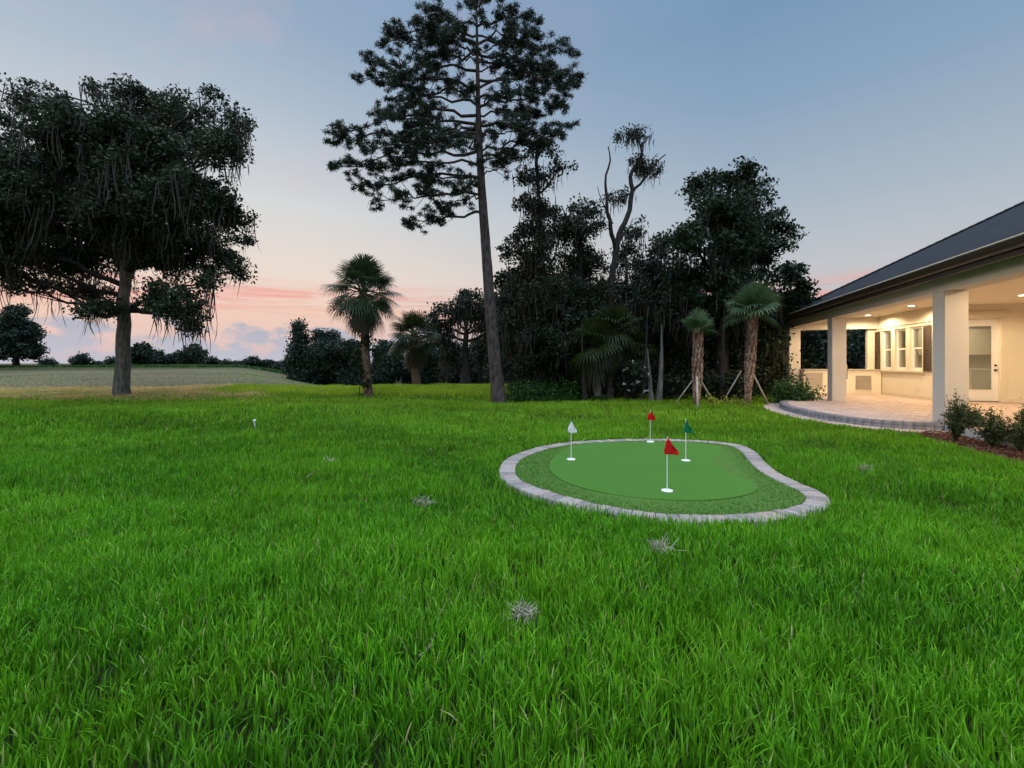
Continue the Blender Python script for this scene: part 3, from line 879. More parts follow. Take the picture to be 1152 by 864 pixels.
def slope(name, idx, th=.03):
    P = [np.array((RV[i_][0] - HO[0], RV[i_][1] - HO[1], RV[i_][2])) for i_ in idx]
    # local frame so the shingle courses run along the eave
    ex = P[1] - P[0]; ex = ex / np.linalg.norm(ex); nn = np.cross(ex, P[2] - P[0]); nn /= np.linalg.norm(nn); ey = np.cross(nn, ex)
    o0 = P[0]
    V_ = [((p_ - o0) @ ex, (p_ - o0) @ ey, 0) for p_ in P] + [((p_ - o0) @ ex, (p_ - o0) @ ey, -th) for p_ in P]
    n_ = len(P)
    me = bpy.data.meshes.new(name)
    me.from_pydata(V_, [], [list(range(n_)), list(range(2 * n_ - 1, n_ - 1, -1))] + [[k, k + n_, (k + 1) % n_ + n_, (k + 1) % n_] for k in range(n_)])
    me.update()
    o = link(name, me, M['shingle'], roof)
    import mathutils
    mt = mathutils.Matrix(((ex[0], ey[0], nn[0], o0[0]), (ex[1], ey[1], nn[1], o0[1]), (ex[2], ey[2], nn[2], o0[2]), (0, 0, 0, 1)))
    o.matrix_local = mt
    return o


roof = boxes('roof', M['brown'], [(e0 + .05, e1 - .05, s0 + .05, s1 - .05, 3.103, 3.11)])
slope('roof_slope', (3, 0, 4, 5)); slope('roof_slope', (2, 3, 5)); slope('roof_slope', (1, 2, 5, 4)); slope('roof_slope', (0, 1, 4))
# hip caps
g = HB()
for a_, b_ in ((3, 5), (2, 5), (4, 5), (0, 4), (1, 4)):
    p0 = np.array(RV[a_]) - (HO[0], HO[1], 0); p1 = np.array(RV[b_]) - (HO[0], HO[1], 0)
    n_ = int(np.linalg.norm(p1 - p0) / .2)
    for k in range(n_):
        q0 = p0 + (p1 - p0) * k / n_; q1 = p0 + (p1 - p0) * (k + 1.05) / n_
        g.tube([q0 + (0, 0, .014), q1 + (0, 0, .004)], .05, 6, cap=False)
g.mk('hip_cap', M['shingle'], roof)
boxes('fascia', M['brown'], [(e0, e0 + .03, s0 + .03, s1 - .03, 2.84, 3.075), (e0 + .03, e1, s1 - .06, s1 - .03, 2.84, 3.075)], roof)
boxes('soffit', M['brown'], [(e0 + .031, D0 - .003, s0 + .03, s1 - .06, 2.92, 2.945), (D0, e1, 20.655, s1 - .062, 2.92, 2.945)], roof)
# K style gutter
def gutter(name, path_s, x_out):
    prof = [(0, 2.985), (-.005, 2.93), (-.055, 2.93), (-.085, 2.975), (-.105, 3.02), (-.12, 3.03), (-.12, 3.065), (-.108, 3.065), (-.108, 3.04), (-.003, 3.04)]
    V_ = []; 
    for s_ in path_s: V_ += [(x_out + a_ - HO[0], s_ - HO[1], b_) for a_, b_ in prof]
    n_ = len(prof); m = len(path_s)
    Q_ = [(k * n_ + q, k * n_ + (q + 1) % n_, (k + 1) * n_ + (q + 1) % n_, (k + 1) * n_ + q) for k in range(m - 1) for q in range(n_)]
    g = HB(); g.add(V_, Q_); g.add(V_[:n_], [(0, k, k + 1) for k in range(1, n_ - 1)]); g.add(V_[-n_:], [(0, k + 1, k) for k in range(1, n_ - 1)])
    return g.mk(name, M['brown'], roof)
gutter('gutter', [s0 + .03, 5, 12, s1 - .02], e0 - .002)
boxes('drip_edge', M['trim'], [(e0 - .128, e0 - .100, s0 + .03, s1 - .02, 3.066, 3.086)], roof)
# recessed lights
def downlight(d, s, z, on=True, power=26, r=.075):
    o = cyl('downlight', M['white'], d, s, z - .004, r + .02, .008, 'z')
    cyl('lens', M['lamp'] if on else M['white'], d, s, z - .0095, r, .004, 'z', o)
    if on:
        ld = bpy.data.lights.new('porch_lamp', 'SPOT'); ld.energy = power; ld.color = (1, .73, .44); ld.shadow_soft_size = .08
        ld.spot_size = math.radians(172); ld.spot_blend = .35
        lo = bpy.data.objects.new('porch_lamp', ld); COL.objects.link(lo); lo.parent = house
        lo.location = (d - HO[0], s - HO[1], z - .03)


for d_, s_ in ((7.62, 19.35), (7.6, 16.5), (7.0, 13.4), (6.7, 9.3), (7.0, 6.4), (7.0, 2.8), (9.1, 14.7), (10.4, 11.2), (10.4, 7.0), (10.4, 3.0), (6.4, 18.0)):
    downlight(d_, s_, CE, power=260)
for s_ in (9.0, 17.6): downlight(D0 - .16, s_, 2.92, False, r=.05)
ld = bpy.data.lights.new('room_lamp', 'AREA'); ld.energy = 70; ld.color = (1, .80, .58); ld.size = 1.6
lo = bpy.data.objects.new('room_lamp', ld); COL.objects.link(lo); lo.parent = house; lo.location = (10.0 - HO[0], 19.0 - HO[1], CE - .06)

# outdoor kitchen (things of their own)
ok = empty('outdoor_kitchen', (hx, hy, 0), 'cream outdoor kitchen counter with steel access doors against the end wall', 'outdoor kitchen', rz=-TH)
boxes('cabinet', M['wallstucco'], [(D0 + .42, 6.62, 19.95, 20.448, FL, 1.03), (7.22, 8.27, 19.95, 20.448, FL, 1.03), (6.62, 7.22, 19.95, 20.448, FL, .72)], ok)
boxes('countertop', M['granite'], [(D0 + .41, 6.62, 19.90, 20.66, 1.032, 1.075), (7.22, 8.28, 19.90, 20.66, 1.032, 1.075)], ok, bv=.006)
dr = boxes('cabinet_door', M['steel'], [(5.86, 6.36, 19.92, 19.949, .32, .90)], ok, bv=.004); boxes('door_frame', M['steel'], [(5.82, 5.855, 19.935, 19.949, .28, .94), (6.365, 6.40, 19.935, 19.949, .28, .94), (5.855, 6.365, 19.935, 19.949, .905, .94)], dr)
dr = boxes('cabinet_door', M['steel'], [(7.50, 7.92, 19.92, 19.949, .34, .80)], ok, bv=.004); boxes('door_frame', M['steel'], [(7.465, 7.495, 19.935, 19.949, .30, .84), (7.925, 7.955, 19.935, 19.949, .30, .84), (7.495, 7.925, 19.935, 19.949, .805, .84)], dr)
for k in range(3):
    dr = boxes('drawer', M['steel'], [(6.70, 7.14, 19.92, 19.949, FL + .04 + k * .175, FL + .20 + k * .175)], ok, bv=.004)
    boxes('handle', M['steel'], [(6.75, 7.09, 19.885, 19.90, FL + .15 + k * .175, FL + .165 + k * .175)], dr)
gr = empty('barbecue_grill', (hx, hy, 0), 'stainless built-in barbecue grill with a domed hood, partly behind the middle pier', 'barbecue grill', rz=-TH)
boxes('firebox', M['steel'], [(6.63, 7.21, 19.93, 20.44, .73, 1.05)], gr, bv=.006)
VV = []; n_ = 14
for dd in (6.64, 7.20):
    for k in range(n_):
        a_ = math.pi * k / (n_ - 1); VV.append((dd - HO[0], 20.19 - .25 * math.cos(a_) - HO[1], 1.052 + .27 * max(0.0, math.sin(a_)) ** .7))
Q_ = [(k, k + 1, n_ + k + 1, n_ + k) for k in range(n_ - 1)]
g = HB(); g.add(VV, Q_); g.add(VV[:n_], [(0, k, k + 1) for k in range(1, n_ - 1)]); g.add(VV[n_:], [(0, k + 1, k) for k in range(1, n_ - 1)])
hd = g.mk('hood', M['steel'], gr, False)
g = HB(); g.tube([(6.72 - HO[0], 19.90 - HO[1], 1.15), (7.12 - HO[0], 19.90 - HO[1], 1.15)], .012, 10); g.mk('hood_handle', M['steel'], hd)
for k in range(4): cyl('knob', M['black'], 6.72 + k * .13, 19.915, .93, .022, .03, 's', gr)

# ------------------------------------------------------------------ foliage generators
def leaves(P, size, a=None, flat=0.0, aspect=.55):
    """folded diamond leaf per point"""
    n_ = len(P)
    d_ = rng.normal(size=(n_, 3)); d_[:, 2] *= (1 - flat); d_ /= np.linalg.norm(d_, axis=1)[:, None]
    r_ = rng.normal(size=(n_, 3)); s_ = np.cross(d_, r_); s_ /= (np.linalg.norm(s_, axis=1)[:, None] + 1e-9)
    u_ = np.cross(d_, s_)
    sz = size * (.65 + .7 * rng.random(n_))[:, None]
    A_ = P - d_ * sz * .5; B_ = P + d_ * sz * .5
    C_ = P + s_ * sz * aspect * .5 + u_ * sz * .12; D_ = P - s_ * sz * aspect * .5 + u_ * sz * .12
    V_ = np.stack([A_, C_, B_, D_], 1).reshape(-1, 3)
    b_ = np.arange(n_)[:, None] * 4
    T_ = np.concatenate([b_ + np.array([0, 1, 2]), b_ + np.array([0, 2, 3])])
    a = rng.random(n_) if a is None else a
    return V_, T_, np.repeat(a, 4)


def bez(p0, p1, p2, n=7):
    t_ = np.linspace(0, 1, n)[:, None]
    return (1 - t_) ** 2 * p0 + 2 * t_ * (1 - t_) * p1 + t_ ** 2 * p2


def moss_strands(g, P, L, w_=.035, per=6, spread=.18):
    """hanging ribbons, 4 segments each, tapering"""
    P = np.repeat(P, per, 0) + rng.normal(size=(len(P) * per, 3)) * spread * np.array([1, 1, .5])
    n_ = len(P)
    Ls = (np.repeat(L, per) if np.ndim(L) else L) * (.35 + .85 * rng.random(n_) ** 1.3)
    ph = rng.random(n_) * 6.28; az_ = rng.random(n_) * 6.28
    rows = []; K = 5
    for k in range(K):
        t_ = k / K
        wv = w_ * (1 - .6 * t_) * (.7 + .6 * rng.random(n_)) if k else w_ * .6 * np.ones(n_)
        c_ = P + np.stack([.10 * Ls * np.sin(ph + 3 * t_) * t_, .10 * Ls * np.cos(ph + 2 * t_) * t_, -Ls * t_], 1)
        wx = np.stack([np.cos(az_ + t_) * wv, np.sin(az_ + t_) * wv, 0 * wv], 1)
        rows += [c_ - wx, c_ + wx]
    rows.append(P + np.stack([.12 * Ls * np.sin(ph + 3), .12 * Ls * np.cos(ph + 2), -Ls], 1))
    k = len(rows); V_ = np.stack(rows, 1).reshape(-1, 3); b_ = np.arange(n_)[:, None] * k; T_ = []
    for r_ in range(K - 1):
        T_ += [b_ + np.array([2 * r_, 2 * r_ + 1, 2 * r_ + 3]), b_ + np.array([2 * r_, 2 * r_ + 3, 2 * r_ + 2])]
    T_.append(b_ + np.array([k - 3, k - 2, k - 1]))
    g.add(V_, np.concatenate(T_), np.repeat(rng.random(n_), k))


def tree(name, label, cat, Y, trunk, r0, r1, blobs, leaf=.10, dens=1.0, per=70, rc=.42, mleaf='oak', mbark='bark', moss=None,
         group=None, moss_len=1.0, dspread=2.0, limb_r=.35, cluster_px=60, flare=1.35, fine=True, aspect=.55, mlow=.55):
    """trunk: photo pixels (px,py[,dY]) from foot upward; blobs: (px,py,rx,ry[,dY]) foliage masses in photo pixels at depth Y"""
    tr = []
    for q in trunk:
        p_ = at(q[0], q[1], Y + (q[2] if len(q) > 2 else 0)); tr.append(p_)
    tr = np.array(tr)
    base = tr[0].copy(); zb = float(gz(base[0], base[1])); tr[0][2] = zb - .12
    root = empty(name, (base[0], base[1], zb), label, cat, group)
    off = (base[0], base[1], zb)
    # densify trunk
    d_ = np.r_[0, np.cumsum(np.linalg.norm(np.diff(tr, axis=0), axis=1))]; s_ = np.linspace(0, d_[-1], max(8, int(d_[-1] / .45)))
    T_ = np.stack([np.interp(s_, d_, tr[:, k]) for k in range(3)], 1)
    for _ in range(2): T_[1:-1] = .5 * T_[1:-1] + .25 * (T_[:-2] + T_[2:])
    T_[1:-1] += rng.normal(size=(len(T_) - 2, 3)) * .02 * r0 / .25
    tt = s_ / d_[-1]
    Rr = r0 + (r1 - r0) * tt; Rr = Rr * (1 + (flare - 1) * np.exp(-s_ / .5))
    gt = G(); gt.tube(T_, Rr, 14 if fine else 8, wob=.10 if fine else .05)
    gl = G(); gm = G(); MP = []; ML = []
    gb = G()
    for bi, bl_ in enumerate(blobs):
        px, py, rx, ry = bl_[:4]
        dy = bl_[4] if len(bl_) > 4 else random.uniform(-dspread, dspread)
        Yb = Y + dy
        c_ = at(px, py, Yb); rX, rZ = rx * Yb / F, ry * Yb / F; rY = (rX + rZ) * .5 * 1.1
        # attach limb lower on the trunk
        zt = c_[2] - .25 * (np.hypot(c_[0] - T_[-1][0], c_[1] - T_[-1][1])) - .4
        k0 = int(np.argmin(np.abs(T_[:, 2] - max(zt, T_[int(len(T_) * .35)][2]))))
        p0 = T_[k0]
        lr = min(Rr[k0] * .6, limb_r * (.25 + .75 * max(rX, rZ) / 2.0)); lr = max(lr, .02)
        mid = (p0 + c_) / 2 + np.array([rng.normal() * .2, rng.normal() * .2, .12 * np.linalg.norm(c_ - p0) * rng.normal() * .6])
        path = bez(p0, mid, c_, 9 if fine else 5)
        path[1:-1] += rng.normal(size=(len(path) - 2, 3)) * .04
        gb.tube(path, np.linspace(lr, lr * .35, len(path)), 8 if fine else 5, wob=.1)
        n_ = max(3, int(rx * ry * math.pi / cluster_px * dens))
        v = rng.normal(size=(n_, 3)); v /= np.linalg.norm(v, axis=1)[:, None]
        v *= (rng.random(n_) ** .42)[:, None]
        C_ = c_ + v * np.array([rX, rY, rZ])
        for q in C_[: int(n_ * (.7 if fine else .3))]:
            st = path[random.randint(len(path) // 2, len(path) - 1)]
            m_ = (st + q) / 2 + rng.normal(size=3) * .12
            gb.tube(bez(st, m_, q, 4), np.linspace(lr * .28 + .006, .008, 4), 4, cap=False)
        k_ = max(8, int(per * 1.0))
        ci = np.repeat(np.arange(n_), k_)
        vv = rng.normal(size=(len(ci), 3)); vv /= np.linalg.norm(vv, axis=1)[:, None]
        vv *= (rng.random(len(ci)) ** .5)[:, None]
        crs = rc * (.6 + .7 * rng.random(n_))
        LP = C_[ci] + vv * (crs[ci])[:, None] * np.array([1, 1, .7])
        ca = rng.random(n_) * .5
        V_, TT, A_ = leaves(LP, leaf, np.clip(ca[ci] + rng.random(len(ci)) * .5, 0, 1), aspect=aspect)
        gl.add(V_, TT, A_)
        if moss:
            sel = C_[(v[:, 2] < mlow) & (rng.random(n_) < moss)]
            if len(sel): MP.append(sel); ML.append(np.full(len(sel), moss_len) * (.5 + rng.random(len(sel))))
    gt.V = [x - np.array(off) for x in gt.V]
    trk = link('trunk', gt.mesh('trunk', True), M[mbark], root)
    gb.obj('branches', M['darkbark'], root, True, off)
    gl.obj('crown', M[mleaf], root, False, off)
    if MP:
        moss_strands(gm, np.concatenate(MP), np.concatenate(ML), w_=.019 if fine else .05, per=11)
        gm.obj('spanish_moss', M['moss'], root, False, off)
    return root


# ------------------------------------------------------------------ the big trees
tree('live_oak', 'broad dark live oak hung with moss, standing alone at the left edge of the lawn', 'tree', 17.0,
     [(138, 450), (137, 400), (139, 350), (141, 310), (146, 270, .2), (150, 220, .3), (150, 150, 0)], .25, .09,
     [(-35, 225, 45, 45), (15, 250, 40, 45), (40, 190, 45, 38), (30, 118, 22, 12), (85, 155, 42, 32), (150, 125, 32, 26), (205, 150, 32, 24), (243, 165, 28, 20),
      (100, 220, 50, 45), (170, 205, 50, 45), (228, 220, 34, 32), (60, 285, 45, 26), (120, 280, 42, 34), (190, 275, 46, 36), (245, 285, 26, 30),
      (100, 325, 22, 14), (210, 345, 22, 18), (180, 335, 16, 18), (266, 150, 12, 9), (148, 98, 14, 9), (8, 138, 14, 8), (62, 108, 16, 9), (-10, 295, 26, 22), (20, 322, 16, 9), (188, 120, 18, 10), (225, 128, 12, 8), (120, 345, 16, 8), (265, 245, 14, 14), (274, 140, 8, 5), (262, 128, 8, 5), (105, 100, 12, 6), (28, 98, 12, 5), (200, 108, 10, 6), (278, 270, 6, 8), (235, 318, 10, 10), (240, 110, 8, 5), (140, 160, 40, 30), (268, 305, 8, 12), (150, 200, 40, 30, -2.2), (185, 235, 36, 30, -2.4), (130, 240, 36, 30, -2.2), (185, 170, 30, 22, -1.8), (215, 362, 14, 12, .5), (48, 318, 16, 10), (-5, 230, 40, 34, -2.6), (40, 225, 36, 30, -2.4), (20, 195, 34, 26, -2.2), (0, 275, 34, 26, -2.2), (75, 175, 30, 20, -2.2), (100, 348, 12, 7)],
     leaf=.125, per=78, rc=.44, moss=.22, moss_len=1.1, cluster_px=52, dspread=2.8, limb_r=.15, flare=1.2)

tree('moss_draped_oak', 'small moss hung oak behind the palms, just left of the tall pine', 'tree', 30.0,
     [(524, 439), (525, 415), (523, 395, .3), (524, 375)], .38, .15,
     [(510, 350, 22, 14), (535, 345, 22, 16), (500, 375, 16, 14), (550, 365, 18, 16), (525, 335, 16, 9), (545, 400, 12, 14), (507, 400, 12, 14), (572, 360, 14, 12), (488, 362, 10, 10)],
     leaf=.2, per=36, rc=.6, moss=.5, moss_len=1.8, cluster_px=26, mleaf='oakdark', mbark='darkbark', dspread=1.5)

# pine
def pine():
    Y = 15.0
    tp = [(562, 454), (556, 400), (551, 340), (546, 270), (541, 200), (538, 130), (537, 60), (536, 10)]
    T_ = np.array([at(a_, b_, Y) for a_, b_ in tp]); zb = float(gz(T_[0][0], T_[0][1])); T_[0][2] = zb - .12
    off = (T_[0][0], T_[0][1], zb)
    root = empty('pine_tree', off, 'very tall slender pine with a bare trunk and open needle crown beside the lawn', 'tree')
    d_ = np.r_[0, np.cumsum(np.linalg.norm(np.diff(T_, axis=0), axis=1))]; s_ = np.linspace(0, d_[-1], 46)
    P = np.stack([np.interp(s_, d_, T_[:, k]) for k in range(3)], 1)
    for _ in range(3): P[1:-1] = .5 * P[1:-1] + .25 * (P[:-2] + P[2:])
    Rr = np.interp(s_ / d_[-1], [0, .03, .1, .5, .75, 1], [.30, .235, .205, .145, .085, .03])
    g = G(); g.tube(P, Rr, 16, wob=.08); g.V = [x - np.array(off) for x in g.V]; link('trunk', g.mesh('trunk', True), M['pinebark'], root)
    limbs = [(85, 655, 85), (55, 648, 95), (120, 640, 100), (165, 615, 165), (140, 620, 158), (100, 600, 92), (40, 610, 40), (60, 475, 40), (35, 440, 38), (80, 420, 70), (115, 430, 95), (45, 645, 62), (110, 628, 118), (150, 600, 148), (175, 632, 150), (60, 590, 48), (130, 612, 130),
             (50, 430, 52), (95, 405, 92), (130, 385, 148), (150, 368, 158), (172, 378, 188), (195, 398, 212), (222, 420, 228), (240, 455, 252), (100, 440, 122), (142, 445, 172), (205, 470, 198),
             (30, 470, 22), (25, 600, 22), (165, 500, 165), (120, 575, 108), (180, 560, 182), (112, 505, 100), (72, 492, 62), (82, 572, 76), (50, 500, 40), (205, 515, 215), (190, 425, 190),
             (12, 520, -15), (14, 560, -12), (8, 545, 0), (70, 620, 75), (160, 410, 170), (215, 500, 235), (150, 455, 150), (160, 540, 155), (60, 455, 85), (195, 580, 178), (135, 420, 128)]
    gb = G(); tuft = []
    for (ya, ex, ey) in limbs:
        k0 = int(np.argmin(np.abs(P[:, 2] - at(0, ya, Y)[2]))); p0 = P[k0]
        e_ = at(ex, ey, Y + random.uniform(-2.2, 2.2))
        Ln = np.linalg.norm(e_ - p0)
        m_ = (p0 + e_) / 2 + np.array([0, 0, random.uniform(-.02, .16) * Ln])
        path = bez(p0, m_, e_, 12); path[1:-1] += rng.normal(size=(10, 3)) * .07 * min(1, Ln / 2); path[1:-1] += (np.sin(np.linspace(0, 6.28, 10) + random.random() * 6) * .10 * min(1, Ln / 3))[:, None] * np.array([.3, 1, 1])
        gb.tube(path, np.linspace(min(.055, .015 + Ln * .010), .010, 12), 7, wob=.1)
        nbr = int(6 + Ln * 4.6)
        for _ in range(nbr):
            f_ = random.uniform(.30, 1.0); k = f_ * 11; k1 = int(min(k, 10)); q0 = path[k1] + (path[k1 + 1] - path[k1]) * (k - k1)
            dr_ = (e_ - p0) / Ln * .7 + rng.normal(size=3) * np.array([.8, .8, .5]); dr_ /= np.linalg.norm(dr_)
            l_ = random.uniform(.25, .85) * (1.15 - .5 * f_)
            q1 = q0 + dr_ * l_ + np.array([0, 0, .10])
            gb.tube(bez(q0, (q0 + q1) / 2 + (0, 0, -.04), q1, 4), np.linspace(.014, .006, 4), 4, cap=False)
            for f2 in (1.0, .7, .45)[: random.randint(1, 3)]:
                tuft.append(q0 + (q1 - q0) * f2 + rng.normal(size=3) * .05)
        tuft.append(e_)
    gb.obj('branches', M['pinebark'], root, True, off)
    C_ = np.array(tuft); K = 90
    n_ = len(C_) * K; c = np.repeat(C_, K, 0) + rng.normal(size=(n_, 3)) * np.array([.05, .05, .03])
    d_ = rng.normal(size=(n_, 3)); d_[:, 2] += .35; d_ /= np.linalg.norm(d_, axis=1)[:, None]
    L_ = (.06 + .08 * rng.random(n_))[:, None]
    sd_ = np.cross(d_, rng.normal(size=(n_, 3))); sd_ /= np.linalg.norm(sd_, axis=1)[:, None]
    wdt = .009
    V_ = np.stack([c - sd_ * wdt, c + sd_ * wdt, c + d_ * L_ * .7 + sd_ * wdt * .9 - (0, 0, .01), c + d_ * L_ - (0, 0, .03)], 1).reshape(-1, 3)
    b_ = np.arange(n_)[:, None] * 4
    g = G(); g.add(V_, np.concatenate([b_ + np.array([0, 1, 2]), b_ + np.array([0, 2, 3])]), np.repeat(np.clip(np.repeat(rng.random(len(C_)) * .5, K) + rng.random(n_) * .5, 0, 1), 4))
    g.obj('needles', M['pine'], root, False, off)
    print('tufts', len(C_))


pine()

# ------------------------------------------------------------------ palms
def frond(g, base, az_, el, pet, R, droop=.35, nseg=24, a=.5, spread=125, wseg=.042):
    d = np.array([math.cos(az_) * math.cos(el), math.sin(az_) * math.cos(el), math.sin(el)])
    side = np.array([-math.sin(az_), math.cos(az_), 0.0])
    # curved petiole
    p1 = base + d * pet * .55; d2 = d + np.array([0, 0, -.35 * droop * 2]); d2 /= np.linalg.norm(d2)
    hub = p1 + d2 * pet * .45
    g.tube([base, p1, hub], [.022, .016, .012], 4, a=a * .7, cap=False)
    up = np.cross(d2, side)
    roll = random.uniform(-.5, .5); sd = side * math.cos(roll) + up * math.sin(roll)
    V_ = []; T_ = []
    for k in range(nseg):
        ph = math.radians(-spread + 2 * spread * k / (nseg - 1)) + random.uniform(-.03, .03)
        dd = d2 * math.cos(ph) + sd * math.sin(ph)
        Rk = R * (.62 + .38 * math.cos(ph * .62)) * random.uniform(.9, 1.05)
        wv = np.cross(dd, np.cross(d2, sd)); wv /= (np.linalg.norm(wv) + 1e-9)
        g1 = np.array([0, 0, -1.0])
        m1 = hub + dd * Rk * .45 + g1 * Rk * .05 * droop; m2 = hub + dd * Rk * .78 + g1 * Rk * .28 * droop; tp = hub + dd * Rk * .98 + g1 * Rk * .75 * droop
        b_ = len(V_)
        w2 = wseg * .5
        V_ += [hub, m1 - wv * w2, m1 + wv * w2, m2 - wv * w2 * .6, m2 + wv * w2 * .6, tp]
        T_ += [(b_, b_ + 1, b_ + 2), (b_ + 1, b_ + 3, b_ + 4), (b_ + 1, b_ + 4, b_ + 2), (b_ + 3, b_ + 5, b_ + 4)]
    g.add(V_, T_, np.clip(a + np.repeat(rng.random(nseg) - .5, 6) * .3, 0, 1))


def palm(name, label, Y, foot, head, r, nf, pet, R, mleaf='palm', dead=10, boots=False, el=(-50, 85), group=None, mb='palmbark', droop=.5, cat='palm tree', bulge_=1.0):
    b_ = at(foot[0], foot[1], Y); zb = float(gz(b_[0], b_[1])); b_[2] = zb - .1
    h_ = at(head[0], head[1], Y)
    off = (b_[0], b_[1], zb)
    root = empty(name, off, label, cat, group)
    P = bez(b_, (b_ + h_) / 2 + np.array([random.uniform(-.08, .08), random.uniform(-.1, .1), 0]), h_, 14)
    tt = np.linspace(0, 1, 14)
    Rr = r * (1.0 + .25 * np.exp(-tt * 12)) * (1 + (bulge_ - 1) * sstep(.25, .5, tt))
    g = G(); g.tube(P, Rr, 12, wob=.14); g.obj('trunk', M[mb], root, True, off)
    if boots:
        g = G(); n_ = int(np.linalg.norm(h_ - b_) / .034)
        for k in range(int(n_ * .10), n_):
            f_ = k / n_; c_ = b_ + (h_ - b_) * f_; kk_ = f_ * 13; c_ = P[int(kk_)] + (P[min(13, int(kk_) + 1)] - P[int(kk_)]) * (kk_ - int(kk_))
            big = .45 + .75 * sstep(.05, .35, f_)
            for q in range(4):
                a_ = k * 2.39 + q * 1.5708 + random.uniform(-.2, .2)
                o_ = np.array([math.cos(a_), math.sin(a_), 0]); sdv = np.array([-math.sin(a_), math.cos(a_), 0])
                rr0 = np.interp(f_, tt, Rr)
                L_ = .12 * big * random.uniform(.7, 1.2)
                p0 = c_ + o_ * rr0 * .93
                V_ = [p0 - sdv * .045, p0 + sdv * .045, p0 + o_ * L_ * .35 * big + (0, 0, L_) + sdv * .022, p0 + o_ * L_ * .35 * big + np.array([0, 0, L_]) - sdv * .022,
                      p0 + o_ * .028 * big + (0, 0, .01) - sdv * .02, p0 + o_ * .028 * big + (0, 0, .01) + sdv * .02]
                g.add(V_, [(4, 5, 2, 3), (0, 4, 3, 3), (5, 1, 2, 2), (0, 1, 5, 4)], random.random())
        g.obj('leaf_bases', M['boot'], root, False, off)
    g = G()
    for k in range(nf):
        f_ = k / nf
        e_ = math.radians(el[0] + (el[1] - el[0]) * (1 - f_) ** .8) + random.uniform(-.34, .34)
        a_ = k * 2.39996 + random.uniform(-.2, .2)
        dr = droop * (1.25 - .9 * (1 - f_)) * random.uniform(.5, 1.6)
        frond(g, h_ + (0, 0, random.uniform(-.1, .12)), a_, e_, pet * random.uniform(.8, 1.1), R * random.uniform(.85, 1.1), dr, a=random.uniform(.2, .8))
    g.obj('crown', M[mleaf], root, False, off)
    if dead:
        g = G()
        for k in range(dead):
            frond(g, h_ - (0, 0, random.uniform(.1, .4)), k * 2.39996, math.radians(random.uniform(-78, -55)), pet * .75, R * .8, .8, nseg=14, a=random.random(), spread=60)
        g.obj('dead_fronds', M['deadpalm'], root, False, off)
    return root


palm('cabbage_palm', 'round headed cabbage palm with a ragged trunk, tallest of the palms left of the pine', 16.5, (415, 450), (409, 330), .15, 74, .84, .68, dead=16, el=(-55, 88), droop=.42)
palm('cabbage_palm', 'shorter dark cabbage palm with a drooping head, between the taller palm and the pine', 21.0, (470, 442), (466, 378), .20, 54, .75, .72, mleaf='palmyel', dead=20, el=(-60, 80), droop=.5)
tree('vine_growth', 'leafy vine thicket climbing the trunk of the tall cabbage palm', 'vine', 16.35, [(404, 452), (405, 425)], .02, .01,
     [(404, 405, 10, 18, 0), (412, 385, 8, 12, 0), (424, 400, 8, 14, .1), (412, 430, 5, 10, 0)], leaf=.10, per=26, rc=.16, mleaf='bigtree', mbark='darkbark', cluster_px=26, fine=False)
palm('new_palm', 'young braced palm with a wide blue-green head and shaggy brown trunk, nearest the porch', 13.8, (840, 457), (847, 350), .088, 32, .36, .64, mleaf='newpalm', dead=0, boots=True, el=(-12, 88), group=None, droop=.30, bulge_=1.35)
palm('new_palm', 'young braced palm with a small tuft of fronds, left of the wider headed one', 13.6, (783, 459), (785, 372), .088, 14, .24, .46, mleaf='newpalm', dead=0, boots=True, el=(5, 88), droop=.30, bulge_=1.3)
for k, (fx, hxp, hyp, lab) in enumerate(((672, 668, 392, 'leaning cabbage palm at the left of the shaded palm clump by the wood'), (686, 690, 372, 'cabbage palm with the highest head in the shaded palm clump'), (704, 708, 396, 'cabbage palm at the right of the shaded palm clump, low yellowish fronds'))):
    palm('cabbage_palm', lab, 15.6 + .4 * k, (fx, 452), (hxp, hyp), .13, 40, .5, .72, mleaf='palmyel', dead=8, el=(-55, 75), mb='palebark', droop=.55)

# braces: wooden props
def prop(px0, py0, px1, py1, Y0, Y1, label, wv=.028):
    a_ = at(px0, py0, Y0); b_ = at(px1, py1, Y1); a_[2] = float(gz(a_[0], a_[1])) - .04
    g = G(); d_ = (b_ - a_); L_ = np.linalg.norm(d_); d_ /= L_; s_ = np.cross(d_, (0, 0, 1)); s_ /= np.linalg.norm(s_); u_ = np.cross(s_, d_)
    V_ = []
    for q, w1 in ((a_, wv), (b_, wv)):
        for e1_, e2_ in ((-1, -.55), (1, -.55), (1, .55), (-1, .55)): V_.append(q + s_ * w1 * e1_ + u_ * w1 * e2_)
    g.add(V_, [(0, 1, 5, 4), (1, 2, 6, 5), (2, 3, 7, 6), (3, 0, 4, 7), (4, 5, 6, 7), (3, 2, 1, 0)])
    o = g.obj('wooden_prop', M['timber'], None, False, (a_[0], a_[1], a_[2])); o.location = tuple(a_)
    tag(o, label, 'palm brace', 'wooden props bracing the new palms')


prop(757, 456, 779, 428, 13.9, 13.72, 'thin timber prop leaning right against the trunk of the small braced palm')
prop(805, 452, 788, 428, 14.2, 13.72, 'timber prop on the right side of the small braced palm')
prop(785, 460.5, 784, 424, 13.0, 13.45, 'pale upright timber prop in front of the small braced palm')
prop(810, 452, 834, 417, 14.1, 13.9, 'long timber prop on the left side of the wide headed braced palm')
prop(866, 455, 845, 417, 13.9, 13.75, 'long pale timber prop on the right side of the wide headed braced palm')

